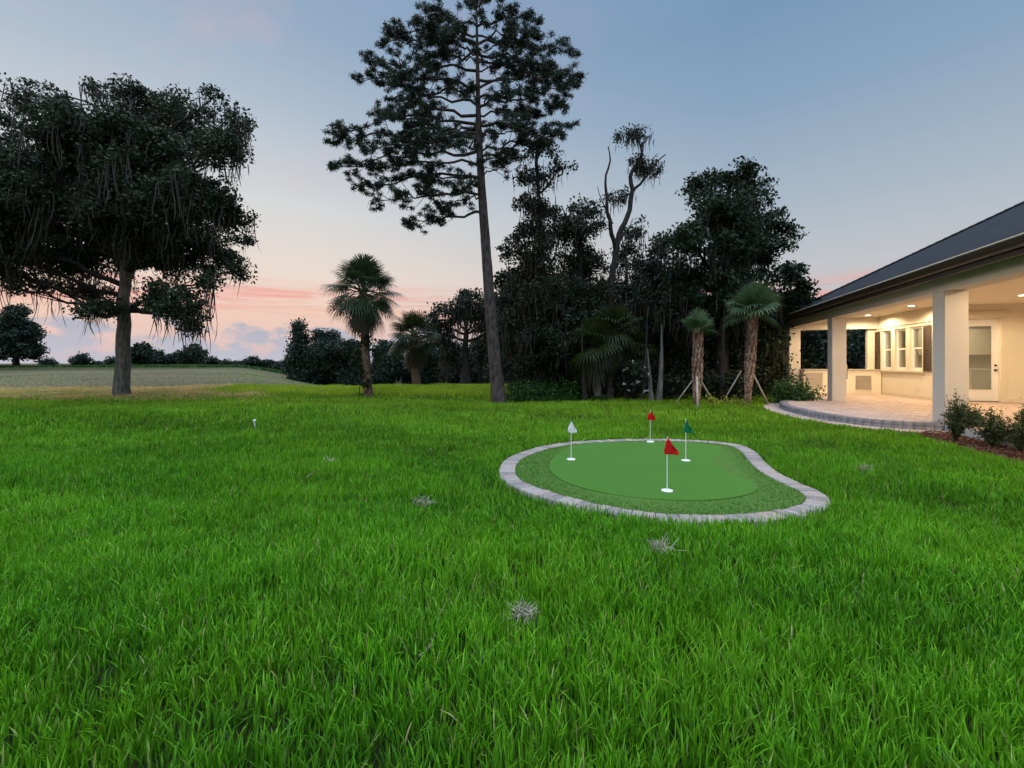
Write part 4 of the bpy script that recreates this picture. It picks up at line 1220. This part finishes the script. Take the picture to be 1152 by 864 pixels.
# ------------------------------------------------------------------ the wood on the right
kw = dict(mbark='darkbark')
tree('moss_cedar', 'tall ragged moss hung tree rising just right of the pine trunk', 'tree', 17.5,
     [(622, 452), (615, 380), (610, 300), (606, 220), (603, 175)], .24, .05,
     [(612, 168, 22, 7), (602, 200, 18, 14), (630, 186, 14, 6), (592, 228, 16, 10), (622, 238, 20, 12), (602, 262, 26, 18), (640, 255, 16, 12), (575, 282, 14, 14), (600, 310, 34, 24), (568, 330, 12, 14), (590, 360, 30, 28), (598, 405, 30, 32), (625, 340, 26, 30), (580, 430, 14, 16), (575, 385, 14, 20), (614, 330, 24, 24, -1.3), (606, 280, 16, 18, -1.1), (612, 385, 28, 28, -1.4), (604, 235, 12, 14, -.8)],
     leaf=.12, per=54, rc=.34, moss=.28, moss_len=.7, cluster_px=46, mleaf='cedar', dspread=1.2, mlow=1.2, **kw)
tree('moss_cedar', 'bushy grey-green tree with a rounded mossy top, left of the dead snag', 'tree', 18.5,
     [(655, 452), (655, 380), (652, 300), (655, 245)], .25, .06,
     [(655, 235, 20, 12), (648, 262, 24, 16), (655, 300, 34, 26), (640, 345, 38, 30), (665, 385, 36, 34), (630, 405, 34, 34), (665, 255, 14, 14), (640, 430, 30, 18), (672, 330, 18, 18), (655, 360, 28, 26, -1.4), (690, 400, 24, 26, -1.2)],
     leaf=.13, per=54, rc=.40, moss=.22, moss_len=.8, cluster_px=40, mleaf='cedar', dspread=1.3, **kw)
# dead snag with moss
def snag():
    Y = 17.2
    base = at(688, 452, Y); zb = float(gz(base[0], base[1])); off = (base[0], base[1], zb)
    root = empty('dead_snag', off, 'bare dead tree with forked limbs and a ragged clump of moss at its top', 'tree')
    g = G()
    def ln(pts, r0, r1):
        P = np.array([at(a_, b_, Y + c_) for a_, b_, c_ in pts]); d_ = np.r_[0, np.cumsum(np.linalg.norm(np.diff(P, axis=0), axis=1))]
        s_ = np.linspace(0, d_[-1], max(6, int(d_[-1] / .25))); Q_ = np.stack([np.interp(s_, d_, P[:, k]) for k in range(3)], 1)
        Q_[1:-1] = .5 * Q_[1:-1] + .25 * (Q_[:-2] + Q_[2:]); Q_ += rng.normal(size=Q_.shape) * .018
        g.tube(Q_, np.linspace(r0, r1, len(Q_)), 9, wob=.15)
        return Q_
    ln([(688, 456, 0), (684, 400, 0), (684, 350, 0), (690, 300, 0), (697, 262, 0), (708, 238, .1), (712, 215, .1), (708, 195, .1), (722, 178, .2), (722, 160, .2)], .20, .05)
    ln([(692, 280, 0), (686, 250, -.3), (682, 225, -.4), (681, 200, -.4), (688, 180, -.4), (684, 165, -.4)], .09, .02)
    ln([(684, 245, -.3), (676, 222, -.5), (672, 210, -.5)], .03, .01)
    ln([(712, 215, .1), (722, 205, .5), (735, 190, .7), (738, 180, .7), (749, 174, .8)], .06, .02)
    ln([(736, 186, .7), (733, 178, .6), (741, 172, .6)], .03, .01)
    ln([(695, 270, 0), (706, 262, .4), (712, 245, .6)], .04, .012)
    ln([(722, 165, .2), (712, 152, .1), (700, 150, 0)], .035, .01); ln([(722, 165, .2), (730, 152, .3), (736, 148, .3)], .035, .01)
    g.V = [x - np.array(off) for x in g.V]; link('trunk', g.mesh('trunk', True), M['darkbark'], root)
    gl = G(); gm = G(); C_ = []
    for (a_, b_, rx, ry, n_) in ((712, 152, 22, 6, 26), (722, 186, 14, 13, 34), (700, 218, 8, 10, 10), (688, 222, 8, 6, 6), (738, 190, 5, 10, 7)):
        c_ = at(a_, b_, Y + .3); v = rng.normal(size=(n_, 3)); v /= np.linalg.norm(v, axis=1)[:, None]; v *= rng.random((n_, 1)) ** .5
        C_.append(c_ + v * np.array([rx, (rx + ry) / 2, ry]) * Y / F)
    C_ = np.concatenate(C_)
    ci = np.repeat(np.arange(len(C_)), 32); LP = C_[ci] + rng.normal(size=(len(ci), 3)) * .09
    V_, T_, A_ = leaves(LP, .09); gl.add(V_, T_, A_); gl.obj('crown', M['cedar'], root, False, off)
    moss_strands(gm, C_[rng.random(len(C_)) < .6], .55, .016, 7, .16); gm.obj('spanish_moss', M['moss'], root, False, off)
snag()
tree('woodland_tree', 'dark thin crowned tree behind the dead snag', 'tree', 20.5,
     [(705, 452), (705, 380), (705, 300)], .22, .06,
     [(705, 290, 18, 18), (700, 330, 30, 26), (715, 360, 34, 28), (690, 390, 36, 30), (712, 262, 12, 14), (720, 410, 30, 28), (728, 320, 20, 20)],
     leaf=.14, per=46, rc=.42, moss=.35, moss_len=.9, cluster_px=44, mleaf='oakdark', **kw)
tree('woodland_tree', 'leafy tree filling the gap between the dead snag and the big broad tree', 'tree', 19.5,
     [(745, 452), (744, 380), (748, 300)], .2, .06,
     [(742, 282, 16, 12), (750, 310, 26, 24), (735, 350, 28, 26), (758, 345, 26, 26), (745, 385, 36, 28), (735, 415, 30, 24), (728, 300, 14, 12)],
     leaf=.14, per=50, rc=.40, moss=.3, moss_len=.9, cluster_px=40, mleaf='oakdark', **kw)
tree('broadleaf_tree', 'largest dark broad crowned tree of the wood, behind the braced palms', 'tree', 17.6,
     [(810, 455), (812, 400), (815, 340), (818, 270), (820, 215)], .27, .07,
     [(822, 203, 30, 14), (785, 213, 20, 12), (853, 213, 16, 11), (800, 245, 40, 28), (845, 252, 34, 28), (868, 285, 24, 16), (886, 308, 20, 10), (830, 300, 46, 34), (772, 268, 26, 18), (782, 315, 36, 30), (860, 340, 36, 28), (898, 328, 20, 12), (752, 272, 14, 10), (808, 365, 46, 30), (845, 385, 40, 30), (905, 335, 14, 8), (775, 355, 30, 26), (838, 190, 14, 7), (880, 262, 14, 9), (880, 345, 18, 14), (820, 235, 30, 22, -1.6), (825, 275, 34, 26, -1.8), (815, 325, 36, 28, -1.6), (800, 205, 18, 10)],
     leaf=.15, per=52, rc=.40, moss=.16, moss_len=.8, cluster_px=56, mleaf='bigtree', dspread=1.6, **kw)
rows = [('spreading tree filling the dark wood directly right of the pine', 24, 590, [(585, 330, 30, 26), (600, 370, 44, 34), (585, 410, 34, 34), (625, 400, 40, 36), (570, 355, 14, 20)]),
        ('dark tree behind the shaded palm clump', 23, 665, [(660, 360, 40, 34), (680, 400, 44, 38), (645, 420, 36, 28), (690, 430, 34, 22)]),
        ('dense tree deep in the wood behind the blossoming shrub', 24, 725, [(720, 370, 38, 34), (740, 405, 42, 34), (705, 425, 36, 24), (760, 430, 30, 20)]),
        ('dense tree in the wood behind the two braced palms', 23, 800, [(790, 370, 40, 30), (815, 405, 44, 34), (780, 420, 36, 28), (830, 430, 30, 20)]),
        ('dark tree in the wood just left of the porch roof corner', 22, 862, [(860, 375, 36, 30), (872, 410, 36, 34), (845, 425, 32, 26), (890, 430, 28, 20), (895, 385, 22, 22)]),
        ('dark tree seen through the left opening of the porch', 25, 920, [(905, 390, 30, 30), (930, 400, 34, 34), (915, 425, 32, 22), (900, 365, 20, 12)]),
        ('dark tree seen through the right opening of the porch, sky showing through it', 28, 968, [(955, 405, 30, 26), (980, 410, 30, 22), (962, 378, 18, 10), (985, 385, 14, 8), (1005, 400, 24, 24)]),
        ('tree far back in the wood, filling the gap under the dead snag', 29, 690, [(690, 390, 44, 40), (650, 400, 40, 36), (715, 425, 40, 22)]),
        ('tree far back in the wood behind the pine side of the mossy trees', 27, 610, [(600, 330, 30, 24), (625, 360, 36, 30), (590, 390, 34, 30), (640, 330, 26, 24)]),
        ('tree far back in the wood between the dead snag and the broad tree', 28, 750, [(735, 335, 26, 20), (760, 350, 30, 26), (740, 385, 34, 28), (775, 385, 30, 26)]),
        ('tree far back in the wood above the porch roof corner', 27, 870, [(850, 350, 34, 26), (875, 365, 30, 26), (835, 385, 30, 26)]),
        ('tree far back in the wood behind the largest broad tree', 29, 790, [(780, 400, 46, 40), (825, 405, 44, 36), (750, 420, 36, 26)]),
        ]
for lab, Yt, px, bl_ in rows:
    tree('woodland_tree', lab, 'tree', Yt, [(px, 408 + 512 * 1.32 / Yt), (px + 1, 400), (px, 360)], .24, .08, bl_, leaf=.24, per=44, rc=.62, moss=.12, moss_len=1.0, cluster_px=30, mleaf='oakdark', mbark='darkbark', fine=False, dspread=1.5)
# bare pale stems inside the wood edge
for k, (px, top, r_, lab, lean) in enumerate(((741, 365, .10, 'pale bare trunk at the wood edge right of the blossoming shrub', 3), (733, 392, .09, 'second pale trunk close beside the bare trunk', -5), (812, 350, .10, 'dim grey trunk at the wood edge between the braced palms', 3), (659, 360, .07, 'thin dark stem left of the shaded palm clump', -4), (722, 350, .06, 'thin leaning stem left of the pale bare trunk', 6))):
    Y_ = 15.2
    b_ = at(px, 408 + 512 * 1.32 / Y_, Y_); e_ = at(px + lean, top, Y_)
    g = G(); P = bez(b_ - (0, 0, .1), (b_ + e_) / 2 + (random.uniform(-.1, .1), 0, 0), e_, 9); g.tube(P, np.linspace(r_ * 1.1, r_ * .2, 9), 10, wob=.2)
    o = g.obj('bare_trunk', M['palebark' if k < 2 else 'darkbark'], None, True, tuple(b_)); o.location = tuple(b_); tag(o, lab, 'tree trunk')

# undergrowth shrubs at the wood edge
def shrub(name, label, px, py, w_, h_, leaf, mleaf, n=26, per=26, cat='shrub', group=None, Y=None, petals=0, stems=7, rc=.16):
    x, y = gp(px, py) if Y is None else ((px - CX) / F * Y, Y)
    zb = float(gz(x, y))
    root = empty(name, (x, y, zb), label, cat, group)
    W = w_ * y / F / 2; Hh = h_ * y / F
    v = rng.normal(size=(n, 3)); v /= np.linalg.norm(v, axis=1)[:, None]; v *= rng.random((n, 1)) ** .45
    C_ = v * np.array([W, W, Hh * .48]) + np.array([0, 0, Hh * .52])
    g = G()
    for q in C_: g.tube(bez(np.array([random.uniform(-.06, .06), random.uniform(-.06, .06), -.03]), q * np.array([.4, .4, .7]), q, 5), np.linspace(.012, .004, 5), 4, cap=False)
    link('stems', g.mesh('stems', True), M['darkbark'], root)
    ci = np.repeat(np.arange(n), per); LP = C_[ci] + rng.normal(size=(len(ci), 3)) * rc * .6
    LP[:, 2] = np.maximum(LP[:, 2], .01)
    V_, T_, A_ = leaves(LP, leaf); g = G(); g.add(V_, T_, A_); link('leaves', g.mesh('leaves'), M[mleaf], root)
    if petals:
        P = C_[rng.integers(0, n, petals)] * np.array([1.05, 1.05, 1.0]) + rng.normal(size=(petals, 3)) * .08
        P[:, 1] -= W * .3
        ci = np.repeat(np.arange(petals), 7)
        V_, T_, A_ = leaves(P[ci] + rng.normal(size=(len(ci), 3)) * .02, .06, aspect=.9); g = G(); g.add(V_, T_, A_); link('blossoms', g.mesh('blossoms'), M['petal'], root)
    return root


shrub('blossom_shrub', 'dark shrub dotted with small white blossoms at the foot of the shaded palms', 712, 452, 46, 50, .09, 'oakdark', 60, 30, petals=34, Y=15.6, rc=.22)
us = [(583, 450, 30, 18, 'low green weeds shrub at the wood edge beside the pine trunk', 'weed', 15.8), (612, 450, 38, 20, 'leafy low shrub at the wood edge, second from the pine', 'weed', 16.0), (642, 451, 34, 16, 'low leafy shrub at the wood edge left of the shaded palms', 'weed', 15.8),
      (668, 451, 30, 26, 'shaded shrub around the feet of the shaded palms', 'oakdark', 16.4), (752, 452, 34, 28, 'dark shrub behind the left prop of the small braced palm', 'oakdark', 16), (806, 453, 40, 26, 'dark shrub between the two braced palms', 'oakdark', 15.5), (826, 452, 44, 34, 'dark shrub mass behind the wide headed braced palm', 'oakdark', 15.6), (770, 440, 50, 40, 'large dark bush deep behind the small braced palm', 'oakdark', 18), (620, 440, 60, 50, 'large dark bush under the tall ragged tree', 'oakdark', 18.5), (860, 440, 60, 50, 'large dark bush beside the far corner of the porch', 'oakdark', 17.5),
      (690, 440, 60, 46, 'large dark bush under the dead snag', 'oakdark', 18.4), (735, 440, 50, 44, 'large dark bush behind the pale bare trunk', 'oakdark', 19)]
for px, py, w_, h_, lab, mm, Yt in us:
    shrub('shrub', lab, px, py, w_, h_, .12 if mm == 'oakdark' else .10, mm, 30 if w_ < 50 else 60, 34, Y=Yt, rc=.30 if w_ < 50 else .5)
shrub('grass_tuft', 'yellow-green low shrub at the foot of the left prop of the wide palm', 803, 455, 14, 9, .07, 'yellowshrub', 14, 24, Y=13.9, rc=.14)
shrub('grass_tuft', 'small yellow-green shrub beside the wide palm trunk, on its left', 822, 455, 14, 8, .07, 'yellowshrub', 12, 22, Y=13.9, rc=.12)
shrub('grass_tuft', 'small yellow-green shrub in front of the wide palm trunk', 836, 456, 12, 5, .06, 'yellowshrub', 10, 20, Y=13.6, rc=.1)
shrub('shrub', 'leafy green shrub at the far corner of the porch, left of its twin', 883, 455, 30, 26, .10, 'shrub', 34, 30, Y=14.3, rc=.2)
shrub('shrub', 'leafy green shrub against the far porch pier, nearest the terrace', 903, 455, 26, 25, .10, 'shrub', 30, 30, Y=13.9, rc=.2)

# foundation shrubs in the mulch bed: upright shoots with narrow leaves
def podo(px, py, hpx, wpx, label):
    x, y = gp(px, py); zb = .03
    root = empty('foundation_shrub', (x, y, zb), label, 'shrub', 'shrubs in the mulch bed')
    Hh = hpx * y / F; W = wpx * y / F / 2
    g = G(); L = []
    for k in range(20):
        a_ = random.random() * 6.28; f_ = random.random() ** .6
        e_ = np.array([math.cos(a_) * W * f_, math.sin(a_) * W * f_, Hh * random.uniform(.45, 1.0) * (1.1 - .35 * f_)])
        P = bez(np.zeros(3), e_ * np.array([.35, .35, .6]), e_, 7); g.tube(P, np.linspace(.009, .003, 7), 4, cap=False)
        for q in range(46):
            t_ = random.uniform(.22, 1.0); i_ = min(5, int(t_ * 6)); pq = P[i_] + (P[i_ + 1] - P[i_]) * (t_ * 6 - i_)
            L.append(pq + rng.normal(size=3) * .028)
        for q in range(4):
            t_ = random.uniform(.4, .9); i_ = int(t_ * 6); e2 = P[i_] + rng.normal(size=3) * np.array([.09, .09, .05]) + (0, 0, .06)
            g.tube([P[i_], (P[i_] + e2) / 2, e2], [.004, .003, .002], 4, cap=False)
            for _ in range(12): L.append(P[i_] + (e2 - P[i_]) * random.random() + rng.normal(size=3) * .018)
    link('stems', g.mesh('stems', True), M['darkbark'], root)
    V_, T_, A_ = leaves(np.array(L), .055, aspect=.28); g = G(); g.add(V_, T_, A_); link('leaves', g.mesh('leaves'), M['podo'], root)


podo(1075, 499, 56, 40, 'tallest upright shrub at the left end of the mulch bed, beside the near pier')
podo(1094, 490, 36, 26, 'small upright shrub at the back of the mulch bed near the slab edge')
podo(1116, 505, 44, 48, 'spreading reddish shrub in the middle of the mulch bed')
podo(1149, 512, 56, 40, 'upright shrub in the mulch bed at the right edge of the picture')
podo(1205, 530, 66, 60, 'upright shrub in the mulch bed beyond the picture edge')

# mulch bed
mb = [(D0 - .06, S1 - .30), (D0 - .30, S1 - .12), (D0 - .62, S1 - .40), (D0 - .85, S1 - 1.2), (D0 - .9, S1 - 2.6), (D0 - .9, 3.0), (D0 - .06, 3.0)]
mb_w = np.array([H(*p_) for p_ in mb])
o = poly_prism(mb_w, -.02, .028, 'mulch_bed', [mat_plain('mulch_soil', c4(.06, .035, .022), .95, .1, 0, 30, .4, 1, 80)]); tag(o, 'planting bed of brown mulch along the porch slab', 'planting bed', kind='structure')
bb0m, bb1m = mb_w.min(0), mb_w.max(0)
P = rng.random((26000, 2)) * (bb1m - bb0m) + bb0m; P = P[pip(P[:, 0], P[:, 1], mb_w)][:9000]
P3 = np.column_stack([P, .03 + .03 * rng.random(len(P))]); V_, T_, A_ = leaves(P3, .05, flat=.75, aspect=.4)
g = G(); g.add(V_, T_, A_); o = g.obj('mulch', M['mulchchip']); tag(o, 'reddish bark chips covering the planting bed', 'mulch', kind='stuff')

# ------------------------------------------------------------------ distant trees
far = [(22, 95, 20, 374, 30, 'large dark rounded tree beyond the field at the far left edge', [(18, 372, 22, 18), (10, 395, 26, 14), (35, 395, 14, 12), (20, 352, 12, 9), (-15, 380, 22, 24), (38, 385, 10, 12)], .36, .5),
       ]
tree('field_tree', 'large dark rounded tree beyond the field at the far left edge', 'tree', 80, [(18, 414), (18, 395), (17, 370)], .5, .15,
     [(18, 372, 20, 14), (8, 392, 22, 12), (36, 395, 10, 9), (19, 352, 9, 7), (-18, 380, 22, 22), (30, 380, 10, 8)], leaf=.5, per=70, rc=1.4, moss=0, cluster_px=12, mleaf='far', mbark='darkbark', fine=False, dspread=3)
ft = [(90, 405, 10, 6, 130, 'lone small tree standing on the field skyline'), (53, 408, 8, 3, 130, 'low bush on the skyline right of the rounded tree'), (108, 410, 7, 2.5, 135, 'low scrubby bush on the skyline right of the lone tree'),
      (128, 407, 9, 4, 130, 'skyline tree just left of the oak trunk'), (158, 396, 11, 10, 115, 'open crowned skyline tree right of the oak trunk'), (176, 402, 10, 6, 125, 'rounded skyline tree second right of the oak trunk'), (196, 403, 12, 6, 130, 'low rounded skyline tree under the oak crown'),
      (216, 398, 13, 9, 120, 'broad topped skyline tree, highest of the skyline clump'), (236, 406, 9, 4, 130, 'small skyline tree right of the highest one'), (255, 409, 12, 3, 140, 'low skyline trees clump in the middle of the gap'), (283, 407, 12, 5, 145, 'skyline tree with a small raised tip'), (300, 410, 12, 4, 145, 'low rounded skyline tree next to the tall dark trees'), (318, 411, 10, 4, 140, 'low skyline tree at the foot of the tall dark trees'), (270, 411, 10, 3, 150, 'farthest low skyline tree')]
for px, py, rx, ry, Yt, lab in ft:
    b_ = at(px, py, Yt); zb = float(gz(b_[0], b_[1])); pyb = 408 - (zb - CAMH) * F / Yt
    bl_ = [(px, py, rx * .8, ry * .8), (px - rx * .5, py + ry * .3, rx * .5, ry * .5), (px + rx * .5, py + ry * .2, rx * .5, ry * .6), (px + rx * .2, py - ry * .6, rx * .4, ry * .4), (px, py + ry, rx * .9, ry * .6)]
    tree('skyline_tree', lab, 'tree', Yt, [(px, pyb), (px, py + ry * .6), (px, py)], .3, .12, bl_, leaf=.65, per=36, rc=1.4, cluster_px=5, mleaf='far', mbark='darkbark', fine=False, dspread=3, group='trees on the far skyline')
mt = [(337, 360, 'tall pointed dark tree at the left end of the middle tree line', [(337, 368, 3, 6, 0), (337, 380, 5, 8, 0), (336, 396, 8, 10, 0), (334, 412, 12, 12), (342, 425, 14, 12)], 58),
      (366, 372, 'rounded dark tree second in the middle tree line', [(366, 382, 13, 9), (362, 400, 17, 14), (370, 418, 18, 14), (380, 395, 8, 10)], 60),
      (393, 388, 'dark tree just left of the tall cabbage palm', [(392, 392, 10, 8), (392, 410, 16, 14), (398, 425, 14, 10)], 58),
      (432, 388, 'dark tree seen between the two cabbage palms', [(435, 395, 14, 10), (440, 412, 18, 14), (428, 425, 16, 12)], 60),
      (478, 398, 'dark low tree behind the shorter cabbage palm', [(478, 398, 16, 12), (485, 415, 18, 16), (462, 420, 16, 14)], 62),
      (505, 398, 'dark tree behind the small moss hung oak', [(512, 400, 20, 12), (505, 418, 22, 16), (530, 415, 18, 16)], 62),
      (545, 380, 'dark tree behind the pine trunk', [(548, 390, 16, 12), (555, 410, 18, 18), (540, 425, 18, 10)], 56),
      (578, 375, 'dark tree right of the pine trunk, farther off than the wood', [(572, 375, 14, 14), (580, 400, 18, 20), (570, 422, 18, 12)], 50)]
for px, top, lab, bl_, Yt in mt:
    b_ = at(px, 430, Yt); zb = float(gz(b_[0], b_[1])); pyb = 408 - (zb - CAMH) * F / Yt
    tree('tree_line_tree', lab, 'tree', Yt, [(px, pyb), (px, 420), (px, top + 12)], .3, .1, bl_, leaf=.34, per=70, rc=1.1, cluster_px=7, mleaf='far' if Yt > 57 else 'oakdark', mbark='darkbark', fine=False, dspread=2)

# ------------------------------------------------------------------ grass
apron_test = apron_w; slab_test = slab_w


def free(P, pad=False):
    k = ~pip(P[:, 0], P[:, 1], outer) & ~pip(P[:, 0], P[:, 1], apron_test) & ~pip(P[:, 0], P[:, 1], mb_w)
    D_ = P[:, 0] * CT - P[:, 1] * ST
    s_ = P[:, 0] * ST + P[:, 1] * CT
    return k & ~((D_ > D0 - .06) & (s_ < 20.9))


gg = G()
zones = [(1.0, 2.4, 4600, 3), (2.4, 4.0, 3600, 3), (4.0, 6.5, 2100, 2), (6.5, 10, 1100, 2), (10, 15, 430, 2), (15, 21, 230, 2)]
for (y0, y1, den, sg) in zones:
    hw = 1.3 * y1 + .6
    n_ = int(den * (y1 - y0) * 2 * hw)
    # tufts
    nt_ = n_ // 7
    tp = np.column_stack([(rng.random(nt_) * 2 - 1) * hw, y0 + rng.random(nt_) * (y1 - y0)])
    tp = tp[np.abs(tp[:, 0]) < 1.3 * tp[:, 1] + .6]
    tp = tp[vnoise(tp[:, 0], tp[:, 1], .16, 11) + .5 * vnoise(tp[:, 0], tp[:, 1], .5, 12) > .14 + .12 * rng.random(len(tp))]
    ti = np.repeat(np.arange(len(tp)), 9)
    ofs = rng.normal(size=(len(ti), 2)) * (.020 + .004 * y0)
    P = tp[ti] + ofs
    k = free(P); P = P[k]; ofs = ofs[k]; ti = ti[k]
    n_ = len(P)
    hn = .5 * vnoise(P[:, 0], P[:, 1], .35, 13) + .5 * vnoise(P[:, 0], P[:, 1], 1.3, 14)
    th = (rng.random(len(tp)) * .5)[ti]
    h = (.045 + .095 * hn + .07 * th * rng.random(n_) + .035 * rng.random(n_))
    band = .6 * vnoise(P[:, 0] * .30 + P[:, 1] * .1, P[:, 1] + P[:, 0] * .12, 1.1, 51) + .4 * vnoise(P[:, 0] * .5, P[:, 1], .5, 52)
    h *= np.interp(y0, [0, 2.4, 10, 20], [.84, .92, .95, .95]) * (.72 + .56 * band)
    azb = np.arctan2(ofs[:, 1], ofs[:, 0]) + rng.normal(size=n_) * .7
    lean = np.abs(.22 + rng.normal(size=n_) * .30)
    wd = (.0050 + .0035 * rng.random(n_)) * (1 + .16 * max(0, y0 - 2.2))
    a_ = np.clip(.02 + .42 * rng.random(n_) + .55 * (rng.random(len(tp)) ** 1.5)[ti] + (band - .5) * .75, 0, .955)
    a_[rng.random(n_) < .018] = 1.0
    V_, T_, A_ = blades(P, h, wd, lean, azb, a_, seg=sg)
    gg.add(V_, T_, A_)
o = gg.obj('grass', M['grass']); tag(o, 'thick uncut bright green lawn grass', 'grass', kind='stuff'); print('grass verts', gg.n)

# taller bright ridge in the middle distance
def strip(name, label, mat, n, xr, yr, hr, wd, fade=None, lean=.35, kindlab='grass'):
    P = np.column_stack([xr[0] + rng.random(n) * (xr[1] - xr[0]), yr[0] + rng.random(n) * (yr[1] - yr[0])])
    if fade is not None: P = P[fade(P)]
    m = len(P); hn = vnoise(P[:, 0], P[:, 1], .8, 21)
    h = hr[0] + (hr[1] - hr[0]) * (.6 * hn + .4 * rng.random(m))
    V_, T_, A_ = blades(P, h, wd * (.7 + .6 * rng.random(m)), np.abs(lean + .3 * rng.normal(size=m)), rng.random(m) * 6.28, np.clip(.7 * rng.random(m) + .3 * hn, 0, 1))
    g = G(); g.add(V_, T_, A_); o = g.obj(name, mat); tag(o, label, kindlab, kind='stuff')


u_of = lambda P: P[:, 0] / P[:, 1]
strip('rough_grass', 'longer yellow-green grass on the low ridge between oak and pine', M['tallgrass'], 80000, (-13, 1.0), (16.5, 21.5), (.14, .36), .020,
      lambda P: (u_of(P) > -.55 - .25 * rng.random(len(P))) & (u_of(P) < .03) & (P[:, 1] > 16.6 + 1.6 * rng.random(len(P)) + 2.0 * sstep(-.3, -.6, u_of(P))))
strip('dry_grass', 'pale dry seed-headed grass fringe around the foot of the live oak', M['drygrass'], 80000, (-27, -5), (13.6, 23), (.08, .32), .016,
      lambda P: (u_of(P) < -.50 - .22 * rng.random(len(P))) & (P[:, 1] > 13.9 + 3.4 * rng.random(len(P)) ** .6 + 1.2 * vnoise(P[:, 0], P[:, 1], 1.2, 31)), lean=1.0)
strip('field_grass', 'short sparse grass over the mown field', M['fieldgrass'], 110000, (-95, -8), (22, 75), (.02, .05), .035,
      lambda P: (u_of(P) < -.25) & (u_of(P) > -1.35) & (rng.random(len(P)) < 30 / P[:, 1]), lean=.8)
strip('skyline_grass', 'green rough grass along the crest of the field', M['weed'], 30000, (-130, -25), (76, 92), (.15, .5), .3,
      lambda P: (u_of(P) < -.45))
strip('weeds', 'leafy green weeds along the foot of the wood', M['weed'], 16000, (.1, 3.2), (15.2, 17), (.12, .40), .035,
      lambda P: vnoise(P[:, 0], P[:, 1], .5, 41) > .35)

# ------------------------------------------------------------------ little things on the lawn
def mosslump(px, py, wpx, label, z=.05, n=260):
    x, y = gp(px, py, z); W = wpx * y / F / 2
    base = float(gz(x, y))
    g = G()
    for k in range(n // 4):
        a_ = random.random() * 6.28; r_ = W * random.random() ** .5 * .7
        p0 = np.array([math.cos(a_) * r_, math.sin(a_) * r_ * .8, .05 + random.random() * .05 * (1 - r_ / W)])
        d1 = rng.normal(size=3) * W * .35; d1[2] = abs(d1[2]) * .2; d2 = d1 + rng.normal(size=3) * W * .35
        g.tube([p0, p0 + d1 * .6, p0 + d2, p0 + d2 + rng.normal(size=3) * W * .25], [.0022, .002, .0018, .001], 3, a=random.random(), cap=False)
    o = g.obj('moss_clump', M['lawnmoss']); o.location = (x, y, base + .005); tag(o, label, 'moss clump', 'fallen moss clumps on the lawn')


mosslump(475, 569, 20, 'pale tangle of fallen moss on open grass left of the putting green', n=420)
mosslump(743, 619, 26, 'grey tangle of fallen moss on the grass just below the putting green', n=460)
mosslump(589, 694, 26, 'fallen moss tangle nearest the camera, in deep grass', n=460)
mosslump(972, 529, 16, 'small grey moss tangle on the grass between green and mulch bed', n=300)
mosslump(370, 520, 14, 'small faint moss tangle on the lawn farthest to the left', n=160)


def twig(pts, r, label):
    P = []
    for px, py in pts:
        x, y = gp(px, py, .07); P.append((x, y, .055 + random.uniform(-.01, .015)))
    P = np.array(P); o0 = P[0].copy()
    g = G(); g.tube(P, np.linspace(r, r * .45, len(P)), 6, wob=.2)
    for k in range(1, len(P) - 1):
        e_ = P[k] + rng.normal(size=3) * np.array([.02, .02, .006]) + (0, 0, .008); g.tube([P[k], (P[k] + e_) / 2, e_], [r * .5, r * .4, r * .2], 5)
    o = g.obj('fallen_twig', M['twig'], None, True, tuple(o0)); o.location = tuple(o0); tag(o, label, 'twig')


twig([(471, 738), (480, 728), (487, 715), (490, 705), (495, 690), (500, 676)], .006, 'thin bent brown twig lying in the near grass left of the nearest moss')
twig([(382, 604), (386, 597), (390, 590)], .006, 'short brown twig lying in the grass left of the green')
twig([(344, 537), (352, 532), (360, 526), (368, 515)], .008, 'pale twig lying beside the faint moss tangle on the left')
# small white survey marker
x, y = gp(287, 489, 0); zb = float(gz(x, y))
mk = empty('marker_stake', (x, y, zb), 'small white marker stake with a dark top standing in the lawn right of the oak', 'marker')
g = G(); g.tube([(0, 0, -.05), (-.005, 0, .06), (-.012, 0, .13)], [.010, .010, .009], 8); link('stake', g.mesh('stake', True), M['plastic'], mk)
g = G(); g.box(-.035, .012, -.010, .010, .125, .165); link('cap', g.mesh('cap'), M['whitecloth'], mk)
print('done')
